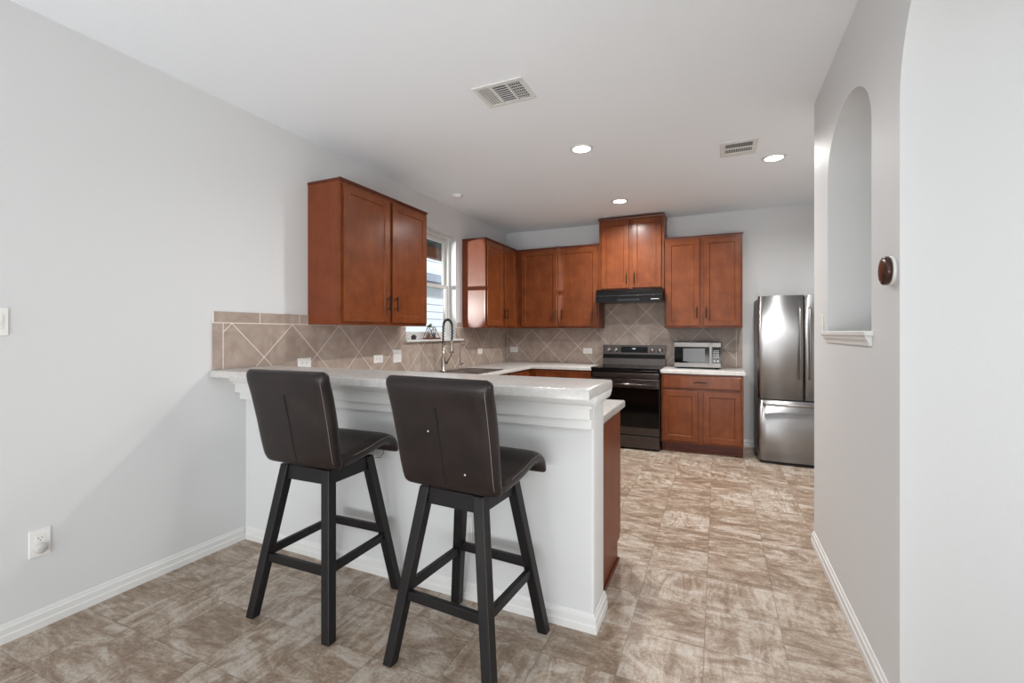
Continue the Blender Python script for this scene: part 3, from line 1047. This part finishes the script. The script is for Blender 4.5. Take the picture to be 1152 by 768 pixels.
for k, x_ in enumerate((-0.008, 0.004, 0.016)):
    box(bm, x_, x_ + 0.007, bgy(1.105) - 0.0035, bgy(1.105) - 0.002, 1.100, 1.111)
obj('clock', bm, 'digits', dsp)
for x_ in (-0.298, -0.208, 0.228, 0.318):
    bm = new_bm()
    lathe(bm, [(0, 0.032), (0.019, 0.032), (0.022, 0.028), (0.024, 0.006), (0.030, 0.005), (0.030, 0.0), (0, 0)], (x_, bgy(1.092) - 0.001, 1.092), 24, '-Y')
    box(bm, x_ - 0.005, x_ + 0.005, bgy(1.092) - 0.041, bgy(1.092) - 0.031, 1.070, 1.114, 0.002)
    obj('knob', bm, 'knob', bgd)

# range hood
t = thing('range_hood', 'slim black under-cabinet range hood above the range', 'range hood', (-0.946, YB - 0.0095, 1.660))
bm = new_bm()
prism(bm, [(-0.0, 0.154), (-0.455, 0.154), (-0.475, 0.140), (-0.485, 0.110), (-0.487, 0.0), (-0.47, 0.0), (-0.46, 0.012), (-0.0, 0.012)], -0.380, 0.380, 'YZ')
obj('hood_shell', bm, 'black_gloss', t)
bm = new_bm(); box(bm, -0.376, 0.376, -0.492, -0.486, 0.072, 0.080, 0.002)
obj('crease_strip', bm, 'black_matte', t)
bm = new_bm(); box(bm, -0.13, 0.13, -0.490, -0.4862, 0.012, 0.034, 0.001)
obj('control_strip', bm, 'black_matte', t)
for x_ in (-0.115, 0.115):
    bm = new_bm(); lathe(bm, [(0, 0.01), (0.008, 0.01), (0.009, 0), (0, 0)], (x_, -0.490, 0.023), 14, '-Y')
    obj('switch', bm, 'steel_dark', t)
bm = new_bm(); box(bm, 0.255, 0.345, -0.4885, -0.4865, 0.026, 0.033)
obj('badge', bm, 'white_mark', t)

# ------------------------------------------------------------------ microwave
t = thing('microwave', 'stainless countertop microwave on the counter right of the range', 'microwave', (-0.207, 5.835, CZ1 + 0.0005))
hw, FYm = 0.245, -0.355
bm = new_bm(); box(bm, -hw, hw, FYm + 0.02, 0, 0.014, 0.298, 0.004)
obj('microwave_body', bm, 'black_matte', t)
for x_ in (-hw + 0.04, hw - 0.04):
    for y_ in (FYm + 0.05, -0.04):
        bm = new_bm(); lathe(bm, [(0, 0), (0.014, 0), (0.014, 0.0145), (0, 0.0145)], (x_, y_, 0), 12)
        obj('foot', bm, 'black_matte', t)
xs = 0.126
bm = new_bm(); box(bm, -hw + 0.002, hw - 0.002, FYm, FYm + 0.0195, 0.018, 0.292, 0.003)
fr_ = obj('front_panel', bm, 'steel_light', t)
bm = new_bm(); box(bm, -hw + 0.008, xs - 0.002, FYm - 0.004, FYm, 0.066, 0.246, 0.0015)
md = obj('door_glass', bm, 'black_glass', t)
wm = new_mat('microwave_screen', srgb(92, 94, 94), 0.25)
bm = new_bm(); box(bm, -hw + 0.10, xs - 0.045, FYm - 0.0055, FYm - 0.004, 0.085, 0.228, 0.0005)
obj('door_window', bm, wm, md)
bm = new_bm(); box(bm, xs - 0.002, xs + 0.026, FYm - 0.03, FYm - 0.018, 0.032, 0.272, 0.004)
box(bm, xs + 0.004, xs + 0.020, FYm - 0.02, FYm, 0.045, 0.065); box(bm, xs + 0.004, xs + 0.020, FYm - 0.02, FYm, 0.24, 0.26)
obj('handle', bm, 'steel_light', t)
bm = new_bm(); box(bm, xs + 0.03, hw - 0.006, FYm - 0.004, FYm, 0.066, 0.246, 0.0015)
kp = obj('control_panel', bm, 'black_glass', t)
for i in range(3):
    for j in range(5):
        bm = new_bm(); box(bm, xs + 0.042 + i * 0.020, xs + 0.054 + i * 0.020, FYm - 0.0052, FYm - 0.004, 0.130 + j * 0.018, 0.137 + j * 0.018); obj('button', bm, 'white_mark', kp)
for i in range(2):
    bm = new_bm(); box(bm, xs + 0.044 + i * 0.034, xs + 0.060 + i * 0.034, FYm - 0.0055, FYm - 0.004, 0.084, 0.100, 0.0005)
    obj('button', bm, 'white_mark', kp)
bm = new_bm()
for k in range(5):
    box(bm, xs - 0.004 + k * 0.0075, xs + 0.001 + k * 0.0075, FYm - 0.001, FYm, 0.277, 0.284)
obj('badge', bm, 'slot', fr_)

# ------------------------------------------------------------------ refrigerator
FW = 0.786
t = thing('refrigerator', 'stainless french-door refrigerator partly hidden by the right wall', 'refrigerator', (0.371 + FW / 2, YB - 0.03, 0))
FY = -(YB - 0.03 - 5.17)
hw = FW / 2
bm = new_bm(); box(bm, -hw + 0.006, hw - 0.006, FY + 0.075, 0, 0.03, 1.655, 0.006)
fridge_dark = new_mat('fridge_side_grey', srgb(88, 86, 85), 0.45)
obj('fridge_body', bm, fridge_dark, t)
bm = new_bm(); box(bm, -hw + 0.02, hw - 0.02, FY + 0.07, -0.05, 0.0, 0.032)
obj('base_grille', bm, 'black_matte', t)
def curved_door(bm, x0, x1, z0, z1, bulge=0.022, rl=0.02, rr=0.02):
    """door slab whose front swells gently and rolls over at its sides"""
    n = 20
    pts = []
    for k in range(n + 1):
        u = k / n
        x_ = x0 + (x1 - x0) * u
        X_ = x_ / hw
        y_ = FY + bulge * X_ * X_
        dl, dr_ = x_ - x0, x1 - x_
        if dl < rl: y_ += rl - math.sqrt(max(0, rl * rl - (rl - dl) ** 2))
        if dr_ < rr: y_ += rr - math.sqrt(max(0, rr * rr - (rr - dr_) ** 2))
        pts.append((x_, y_))
    # denser near the rolled sides
    poly = pts + [(x1, FY + 0.07), (x0, FY + 0.07)]
    tb = bmesh.new()
    A = [tb.verts.new((a, b, z0)) for a, b in poly]
    B = [tb.verts.new((a, b, z1)) for a, b in poly]
    tb.faces.new(A); tb.faces.new(B)
    for i in range(len(poly)):
        j = (i + 1) % len(poly)
        f = tb.faces.new([A[i], A[j], B[j], B[i]])
        f.smooth = i < n
    bmesh.ops.recalc_face_normals(tb, faces=tb.faces)
    merge(bm, tb)
bars = []
for x0, x1, hx, rl, rr in ((-hw, -0.0035, -0.040, 0.028, 0.006), (0.0035, hw, 0.040, 0.006, 0.028)):
    bm = new_bm(); curved_door(bm, x0, x1, 0.647, 1.668, 0.022, rl, rr)
    d_ = obj('door', bm, 'steel', t)
    bm = new_bm()
    tube(bm, [(hx, FY + 0.002, 0.86), (hx, FY - 0.03, 0.86), (hx, FY - 0.045, 0.875), (hx, FY - 0.045, 1.2), (hx, FY - 0.045, 1.525), (hx, FY - 0.03, 1.54), (hx, FY + 0.002, 1.54)], 0.0115, 12)
    obj('handle', bm, 'steel_light', d_)
bm = new_bm(); curved_door(bm, -hw, hw, 0.034, 0.633, 0.022, 0.028, 0.028)
d_ = obj('freezer_drawer', bm, 'steel', t)
bm = new_bm()
tube(bm, [(-hw + 0.05, FY + 0.025, 0.597), (-hw + 0.05, FY - 0.025, 0.597), (-hw + 0.065, FY - 0.04, 0.597), (0, FY - 0.045, 0.597), (hw - 0.065, FY - 0.04, 0.597), (hw - 0.05, FY - 0.025, 0.597), (hw - 0.05, FY + 0.025, 0.597)], 0.0115, 12)
obj('handle', bm, 'steel_light', d_)

# ------------------------------------------------------------------ bar stools
def pad(bm, cl, half_w, half_t, rc, ns=44, nr=36, ex=5.0, w_scale=None):
    """upholstered pad lofted along a centre line in the (y, z) plane, width along x"""
    P = [Vector((0, a, b)) for a, b in cl]
    # Catmull-Rom resample
    dense = []
    for i in range(len(P) - 1):
        p0, p1, p2, p3 = P[max(i - 1, 0)], P[i], P[i + 1], P[min(i + 2, len(P) - 1)]
        for k in range(20):
            s = k / 20
            dense.append(0.5 * ((2 * p1) + (p2 - p0) * s + (2 * p0 - 5 * p1 + 4 * p2 - p3) * s * s + (3 * p1 - p0 - 3 * p2 + p3) * s ** 3))
    dense.append(P[-1])
    L = [0]
    for a, b in zip(dense[:-1], dense[1:]):
        L.append(L[-1] + (b - a).length)
    tot = L[-1]
    # stations bunched at both ends
    st = [tot * (0.5 - 0.5 * math.cos(PI * (k + 0.0) / ns)) for k in range(ns + 1)]
    st[0], st[-1] = tot * 0.0006, tot * 0.9994
    def at(s):
        for i in range(len(L) - 1):
            if L[i + 1] >= s:
                u = (s - L[i]) / max(1e-9, L[i + 1] - L[i])
                return dense[i].lerp(dense[i + 1], u), (dense[min(i + 2, len(dense) - 1)] - dense[max(i - 1, 0)]).normalized()
        return dense[-1], (dense[-1] - dense[-2]).normalized()
    rings = []
    for s in st:
        c, d = at(s)
        nrm = Vector((0, -d.z, d.y))
        dist = min(s, tot - s)
        ht = half_t(s / tot)
        ft = math.sqrt(max(0.0, 1 - (1 - min(1, dist / (ht * 1.0))) ** 2))
        fwd = rc * (1 - math.sqrt(max(0.0, 1 - (1 - min(1, dist / rc)) ** 2)))
        wv = half_w * (w_scale(s / tot) if w_scale else 1.0) - fwd
        ring = []
        for k in range(nr):
            a = 2 * PI * k / nr
            ca, sa = math.cos(a), math.sin(a)
            xx = wv * math.copysign(abs(ca) ** (2 / (ex * 2.2)), ca)
            tt = ht * ft * math.copysign(abs(sa) ** (2 / 2.6), sa)
            # edges thin out near the sides
            ring.append(bm.verts.new(c + Vector((xx, 0, 0)) + nrm * tt))
        rings.append(ring)
    for A, B in zip(rings[:-1], rings[1:]):
        for k in range(nr):
            f = bm.faces.new([A[k], A[(k + 1) % nr], B[(k + 1) % nr], B[k]])
            f.smooth = True
    bm.faces.new(rings[0][::-1]); bm.faces.new(rings[-1])
    bmesh.ops.recalc_face_normals(bm, faces=bm.faces)

SEAT_ROT = math.radians(4)
def make_stool(label, loc, rotz, seat_dx):
    t = thing('bar_stool', label, 'bar stool', loc, rotz, 'bar stools at the raised bar')
    # splayed legs
    ft, tp, zt = 0.229, 0.125, 0.690
    lw = 0.0235
    for sx_ in (-1, 1):
        for sy_ in (-1, 1):
            bm = new_bm()
            f0 = Vector((sx_ * ft, sy_ * ft, 0)); t0 = Vector((sx_ * tp, sy_ * tp, zt))
            q4 = lambda c, h: [(c.x - h, c.y - h, c.z), (c.x + h, c.y - h, c.z), (c.x + h, c.y + h, c.z), (c.x - h, c.y + h, c.z)]
            tb = bmesh.new()
            hexa(tb, q4(f0, lw * 0.92), q4(t0, lw))
            bmesh.ops.recalc_face_normals(tb, faces=tb.faces)
            bmesh.ops.bevel(tb, geom=list(tb.edges), offset=0.004, segments=2, profile=0.5, affect='EDGES')
            merge(bm, tb)
            obj('leg', bm, 'black_wood', t)
    # apron
    bm = new_bm()
    a = tp + 0.006
    th = 0.011
    za, zb = 0.622, 0.688
    for sgn in (-1, 1):
        box(bm, -a + lw * .6, a - lw * .6, sgn * a - th, sgn * a + th, za, zb, 0.002)
        box(bm, sgn * a - th, sgn * a + th, -a + lw * .6, a - lw * .6, za, zb, 0.002)
    box(bm, -a, a, -a, a, 0.672, 0.688, 0.002)
    obj('apron', bm, 'black_wood', t)
    # stretchers between the legs
    for (kind, sgn, zc) in (('x', -1, 0.268), ('x', 1, 0.308), ('y', -1, 0.288), ('y', 1, 0.276)):
        s = ft + (tp - ft) * zc / zt
        bm = new_bm()
        if kind == 'x':
            box(bm, -s + lw * .8, s - lw * .8, sgn * s - 0.011, sgn * s + 0.011, zc - 0.019, zc + 0.019, 0.003)
        else:
            box(bm, sgn * s - 0.011, sgn * s + 0.011, -s + lw * .8, s - lw * .8, zc - 0.019, zc + 0.019, 0.003)
        obj('stretcher', bm, 'black_wood', t)
    bm = new_bm(); lathe(bm, [(0, 0.6885), (0.095, 0.6885), (0.095, 0.696), (0.08, 0.698), (0.08, 0.714), (0.10, 0.716), (0.10, 0.724), (0, 0.724)])
    obj('swivel_plate', bm, 'black_matte', t)
    # upholstery turns a little on the swivel
    R = Matrix.Translation((seat_dx, 0, 0)) @ Matrix.Rotation(0.0, 4, 'Z')
    hwid = 0.222
    flare = lambda u: 0.972 + 0.072 * u
    seat_cl = [(-0.168, 0.742), (-0.10, 0.744), (0.0, 0.757), (0.08, 0.775), (0.135, 0.779), (0.178, 0.763), (0.203, 0.732), (0.209, 0.700)]
    bm = new_bm()
    pad(bm, seat_cl, hwid - 0.004, lambda u: 0.029 - 0.006 * max(0, (u - 0.7) / 0.3), 0.012)
    bmesh.ops.transform(bm, matrix=R, verts=bm.verts)
    st = obj('seat', bm, 'leather', t)
    back_cl = [(-0.170, 0.715), (-0.190, 0.76), (-0.203, 0.82), (-0.222, 0.92), (-0.248, 1.03), (-0.268, 1.095), (-0.276, 1.14)]
    bm = new_bm()
    hb = lambda u: 0.030 + 0.006 * math.sin(PI * u)
    pad(bm, back_cl, hwid, hb, 0.022, w_scale=flare)
    bmesh.ops.transform(bm, matrix=R, verts=bm.verts)
    bk = obj('backrest', bm, 'leather', t)
    # back surface of the backrest, for seams
    def back_pt(x_, z_, off=0.0):
        P = back_cl
        for i in range(len(P) - 1):
            if P[i][1] <= z_ <= P[i + 1][1]:
                u = (z_ - P[i][1]) / (P[i + 1][1] - P[i][1])
                y_ = P[i][0] + (P[i + 1][0] - P[i][0]) * u
                d = Vector((P[i + 1][0] - P[i][0], P[i + 1][1] - P[i][1])).normalized()
                uu = (i + u) / (len(P) - 1)
                h_ = hb(uu)
                hf = hwid * flare(uu)
                x_ = x_ * flare(uu)
                fx = (1 - abs(x_ / hf) ** 11) ** (1 / 2.6) if abs(x_) < hf else 0
                return Vector((x_ + seat_dx, y_ - d.y * (h_ * fx + off), z_ + d.x * (h_ * fx + off)))
    zs_ = [0.757 + k * (1.045 - 0.757) / 20 for k in range(21)]
    bm = new_bm(); tube(bm, [back_pt(0.0, z_, -0.0002) for z_ in zs_], 0.0030, 6)
    s1 = obj('centre_seam', bm, 'seam', bk)
    s1['label'] = 'black dart seam up the back'
    for sx_ in (-1, 1):
        zz = [0.752 + k * (1.105 - 0.752) / 26 for k in range(27)]
        bm = new_bm(); tube(bm, [back_pt(sx_ * 0.207, z_, 0.0002) for z_ in zz], 0.0009, 5)
        obj('stitching', bm, 'stitch', bk)
    # seam along the sides of the seat
    P = [Vector((0, a_, b_)) for a_, b_ in seat_cl]
    for sx_ in (-1, 1):
        bm = new_bm()
        tube(bm, [Vector((seat_dx + sx_ * (hwid - 0.006), p.y, p.z + 0.014)) for p in P[1:6]], 0.0010, 5)
        obj('stitching', bm, 'stitch', st)
    return t, bk, back_pt

s1, _, _ = make_stool('dark brown leather bar stool nearer the left wall', (-1.722, 1.660, 0), math.radians(1.0), 0.034)
s2, bk2, bp2 = make_stool('dark brown leather bar stool nearer the walkway, pale specks on its back', (-0.933, 1.660, 0), math.radians(-3.5), 0.030)
bm = new_bm()
for x_, z_ in ((-0.045, 0.95), (0.095, 0.80)):
    p = bp2(x_, z_, 0.0)
    lathe(bm, [(0, 0.0015), (0.003, 0.001), (0.0042, -0.001), (0, -0.001)], p, 10, '-Y')
sp_ = obj('specks', bm, 'white_mark', bk2)
sp_['label'] = 'two pale specks'
# loose thread hanging under the front of the left stool's seat
bm = new_bm()
tube(bm, [(0.20, 0.165, 0.735), (0.205, 0.155, 0.70), (0.195, 0.14, 0.682), (0.18, 0.12, 0.684)], 0.0015, 5)
th_ = obj('loose_thread', bm, 'seam', s1)

# ------------------------------------------------------------------ outlets, switches, thermostat
def plate(bm, w, h, t=0.006):
    box(bm, -w / 2, w / 2, -t, 0, -h / 2, h / 2, 0.002)

def outlet(label, loc, rotz, horizontal=False, w=0.072, h=0.118):
    """duplex receptacle in local coords: plate in xz plane, front at -y"""
    t = thing('wall_outlet', label, 'outlet', loc, rotz)
    R = Matrix.Rotation(PI / 2, 4, 'Y') if horizontal else Matrix.Identity(4)
    bm = new_bm(); plate(bm, w, h)
    bmesh.ops.transform(bm, matrix=R, verts=bm.verts)
    obj('cover_plate', bm, 'plate', t)
    for dz in (-0.0195, 0.0195):
        bm = new_bm(); box(bm, -0.0165, 0.0165, -0.0075, -0.0058, dz - 0.014, dz + 0.014, 0.0008, 1)
        bmesh.ops.transform(bm, matrix=R, verts=bm.verts)
        f = obj('receptacle', bm, 'plate', t)
        bm = new_bm()
        for x_, hh in ((-0.006, 0.008), (0.006, 0.0065)):
            box(bm, x_ - 0.0011, x_ + 0.0011, -0.0079, -0.0074, dz + 0.003 - hh / 2, dz + 0.003 + hh / 2)
        box(bm, -0.002, 0.002, -0.0079, -0.0074, dz - 0.0095, dz - 0.0055)
        bmesh.ops.transform(bm, matrix=R, verts=bm.verts)
        obj('slots', bm, 'slot', f)
    return t

def switch(label, loc, rotz, n=1, h=0.118):
    t = thing('light_switch', label, 'switch', loc, rotz)
    w = 0.072 + 0.046 * (n - 1)
    bm = new_bm(); plate(bm, w, h)
    obj('cover_plate', bm, 'plate', t)
    for k in range(n):
        x0 = (k - (n - 1) / 2) * 0.046
        bm = new_bm()
        prism(bm, [(-0.0058, -0.033), (-0.0075, -0.033), (-0.0105, 0.0), (-0.0085, 0.033), (-0.0058, 0.033)], x0 - 0.0165, x0 + 0.0165, 'YZ')
        obj('rocker', bm, 'plate', t)
    return t

fL = XL + 0.0006          # on the bare left wall
tL = XL + D + 0.0004      # on left tiles
tB = YB - D - 0.0004      # on back tiles
o_ = outlet('white duplex outlet low on the left wall with a grey plug-in', (fL, 0.987, 0.375), PI / 2)
bm = new_bm()
lathe(bm, [(0, 0.022), (0.015, 0.021), (0.0215, 0.016), (0.023, 0.006), (0.022, 0), (0, 0)], (0, -0.0076, -0.022), 28, '-Y')
pg = obj('plug_cap', bm, new_mat('pale_grey_plastic', srgb(196, 195, 193), 0.4), o_)
pg['label'] = 'rounded pale grey plug-in'
switch('white rocker switch plate on the left wall at the photo edge', (fL, 0.853, 1.348), PI / 2)
outlet('white outlet on the left tiles just above the bar top', (tL, 2.398, 1.084), PI / 2, True)
outlet('white sideways outlet on the tiles under the large left cabinet', (tL, 3.188, 1.074), PI / 2, True)
switch('white two-rocker switch plate on the tiles just left of the sink window', (tL, 3.449, 1.085), PI / 2, 2)
outlet('white outlet on the left tiles right of the sink window', (tL, 5.08, 1.074), PI / 2, True)
outlet('white sideways outlet on the back tiles next to the corner', (-2.608, tB, 1.069), 0, True)
outlet('white sideways outlet on the back tiles just left of the range', (-1.552, tB, 1.066), 0, True)
outlet('white outlet low on the half wall behind the right-hand stool', (-1.13, PY0 - 0.0006, 0.345), 0)
switch('white switch plate on the right wall between niche and its far corner', (XR - 0.0006, 3.088, 1.347), -PI / 2)

t = thing('thermostat', 'round thermostat with a dark bronze face on the right wall', 'thermostat', (XR - 0.0006, 1.955, 1.513), -PI / 2)
bm = new_bm(); lathe(bm, [(0, 0.010), (0.046, 0.010), (0.049, 0.007), (0.049, 0), (0, 0)], (0, 0, 0), 40, '-Y')
obj('wall_ring', bm, 'plate', t)
bm = new_bm(); lathe(bm, [(0, 0.031), (0.030, 0.031), (0.044, 0.029), (0.049, 0.024), (0.0495, 0.014), (0.046, 0.0105), (0, 0.0105)], (0, 0, 0), 40, '-Y')
obj('dial', bm, 'thermo', t)

# ------------------------------------------------------------------ ceiling: lights, vents, detector
def can_light(label, x, y):
    t = thing('recessed_light', label, 'ceiling light', (x, y, CEIL), 0, 'recessed ceiling lights')
    bm = new_bm(); lathe(bm, [(0.066, -0.0065), (0.070, -0.010), (0.084, -0.006), (0.090, -0.0005), (0.066, -0.0005)], n=40)
    obj('trim_ring', bm, 'trim', t)
    bm = new_bm(); lathe(bm, [(0, -0.007), (0.067, -0.007), (0.067, -0.001), (0, -0.001)], n=40)
    obj('diffuser', bm, 'lamp', t)
    d = bpy.data.lights.new('lamp', 'AREA')
    d.shape = 'DISK'; d.size = 0.13; d.spread = math.radians(162); d.energy = LAMP_POWER; d.color = (1, 0.985, 0.965)
    l = bpy.data.objects.new('lamp', d); COL.objects.link(l)
    l.location = (0, 0, -0.013)
    l.parent = t
    return t
can_light('lit round recessed light over the middle of the kitchen, nearest the bar', -0.947, 3.403)
can_light('lit round recessed light in front of the range-hood cabinet', -0.951, 4.922)
can_light('lit round recessed light beside the small ceiling vent', 0.414, 4.21)

t = thing('ceiling_vent', 'large square ceiling vent with three louvre sections', 'vent', (-1.14, 2.43, CEIL), 0)
a, b = 0.155, 0.122
bm = new_bm()
z0 = -0.008
ia, ib = a - 0.026, b - 0.026
for x0, x1, y0, y1 in ((-a, a, -b, -ib), (-a, a, ib, b), (-a, -ia, -ib, ib), (ia, a, -ib, ib)):
    box(bm, x0, x1, y0, y1, z0, -0.0006, 0.002)
for x_ in (-0.045, 0.050):
    box(bm, x_ - 0.006, x_ + 0.006, -ib, ib, z0, -0.001)
obj('frame', bm, 'trim', t)
bm = new_bm(); box(bm, -ia, ia, -ib, ib, -0.0016, -0.0006)
obj('duct_shade', bm, 'slot', t)
for k in range(5):                      # left: slats along y, tipped towards the viewer's left
    x_ = -ia + 0.008 + k * 0.0155
    bm = new_bm(); hexa(bm, [(x_ - 0.0045, -ib, -0.007), (x_ - 0.003, -ib, -0.008), (x_ - 0.003, ib, -0.008), (x_ - 0.0045, ib, -0.007)], [(x_ + 0.002, -ib, -0.002), (x_ + 0.0035, -ib, -0.003), (x_ + 0.0035, ib, -0.003), (x_ + 0.002, ib, -0.002)])
    bmesh.ops.recalc_face_normals(bm, faces=bm.faces)
    obj('slat', bm, 'trim', t)
for k in range(9):                      # middle: slats along x
    y_ = -ib + 0.010 + k * (2 * ib - 0.02) / 8
    bm = new_bm(); box(bm, -0.039, 0.044, y_ - 0.0013, y_ + 0.0013, -0.0055, -0.0018)
    obj('slat', bm, 'trim', t)
for k in range(5):                      # right: cross-hatched
    x_ = 0.056 + 0.006 + k * 0.0135
    bm = new_bm(); box(bm, x_ - 0.0013, x_ + 0.0013, -ib, ib, -0.0055, -0.0018)
    obj('slat', bm, 'trim', t)
bm = new_bm()
for k in range(7):
    y_ = -ib + 0.013 + k * (2 * ib - 0.026) / 6
    box(bm, 0.056, ia, y_ - 0.0014, y_ + 0.0014, -0.0050, -0.0018)
obj('cross_bars', bm, 'trim', t)

grey_vent = new_mat('grey_vent_enamel', srgb(150, 149, 146), 0.5)
t = thing('ceiling_vent', 'smaller ceiling vent near the right-hand recessed light', 'vent', (0.147, 3.88, CEIL), 0)
a, b = 0.125, 0.15
ia = 0.092
bm = new_bm()
for x0, x1, y0, y1 in ((-a, a, -b, -0.105), (-a, a, 0.085, b), (-a, -ia, -0.105, 0.085), (ia, a, -0.105, 0.085), (-ia, ia, -0.018, -0.002)):
    box(bm, x0, x1, y0, y1, z0, -0.0006, 0.002)
box(bm, -0.012, 0.012, b - 0.03, b + 0.006, z0 - 0.004, z0 - 0.0005, 0.001)
obj('frame', bm, 'trim', t)
bm = new_bm(); box(bm, -ia, ia, -0.105, 0.085, -0.0016, -0.0006)
obj('duct_shade', bm, 'slot', t)
for k in range(5):
    y_ = -0.097 + k * 0.018
    bm = new_bm(); box(bm, -ia, ia, y_ - 0.0040, y_ + 0.0040, -0.0035, -0.0018)
    obj('slat', bm, grey_vent, t)
for k in range(14):
    x_ = -ia + 0.007 + k * (2 * ia - 0.014) / 13
    bm = new_bm(); box(bm, x_ - 0.0026, x_ + 0.0026, -0.002, 0.085, -0.0035, -0.0018)
    obj('slat', bm, 'trim', t)

t = thing('smoke_detector', 'round white smoke detector on the ceiling by the window', 'smoke detector', (-2.43, 4.03, CEIL), 0)
bm = new_bm(); lathe(bm, [(0, -0.0006), (0.062, -0.0006), (0.062, -0.008), (0.0, -0.008)], n=36)
obj('base', bm, 'plate', t)
bm = new_bm(); lathe(bm, [(0, -0.0082), (0.055, -0.0082), (0.053, -0.022), (0.040, -0.030), (0, -0.031)], n=36)
obj('cover', bm, 'plate', t)

# ------------------------------------------------------------------ outside the window
t = thing('neighbour_house', 'pale blue-white lap-sided house seen through the window', 'house', (-6.2, 8.5, 0))
bm = new_bm()
lap = 0.172
def laps(bm, z_, zend):
    while z_ < zend - 0.01:
        zt = min(z_ + lap, zend)
        hexa(bm, [(-0.05, -6, z_), (0.018, -6, z_), (0.018, 6, z_), (-0.05, 6, z_)], [(-0.05, -6, zt), (0.0, -6, zt), (0.0, 6, zt), (-0.05, 6, zt)])
        z_ += lap
laps(bm, -0.08, 2.67)
laps(bm, 2.84, 4.2)
bmesh.ops.recalc_face_normals(bm, faces=bm.faces)
obj('siding', bm, 'siding', t)
bm = new_bm(); box(bm, -0.05, 0.05, -6, 6, 2.70, 2.83, 0.004)
obj('trim_board', bm, 'siding', t)
bm = new_bm(); hexa(bm, [(0.02, -6, 2.48), (0.28, -6, 2.48), (0.28, 6, 2.48), (0.02, 6, 2.48)], [(0.02, -6, 2.695), (0.05, -6, 2.695), (0.05, 6, 2.695), (0.02, 6, 2.695)])
bmesh.ops.recalc_face_normals(bm, faces=bm.faces)
obj('pent_roof', bm, 'roof_grey', t)
bm = new_bm(); box(bm, -3, -0.06, -6, 6, -0.08, 4.2)
obj('house_core', bm, 'siding', t)
bm = new_bm(); hexa(bm, [(0.35, -6.2, 4.2), (0.38, -6.2, 4.28), (0.38, 6.2, 4.28), (0.35, 6.2, 4.2)], [(-3, -6.2, 5.8), (-3, -6.2, 5.9), (-3, 6.2, 5.9), (-3, 6.2, 5.8)])
bmesh.ops.recalc_face_normals(bm, faces=bm.faces)
obj('roof', bm, 'roof_grey', t)

t = thing('patio_cover', 'dark patio roof on a brown beam outside the window', 'patio roof', (XL - 0.16, 5.5, 0))
bm = new_bm(); box(bm, -1.75, 0, -3.2, 4.5, 2.78, 2.90)
obj('soffit', bm, 'soffit', t)
bm = new_bm(); box(bm, -1.70, -1.58, -3.2, 4.5, 2.60, 2.78, 0.005)
obj('beam', bm, 'beam', t)
for y_ in (-3.1, 4.4):
    bm = new_bm(); box(bm, -1.70, -1.58, y_ - 0.06, y_ + 0.06, -0.08, 2.60, 0.005)
    obj('post', bm, 'beam', t)
bm = new_bm(); box(bm, -14, XL - 0.16, -4, 18, -0.16, -0.081)
struct('ground', bm, 'grass', 'pale ground outside the window', 'ground')
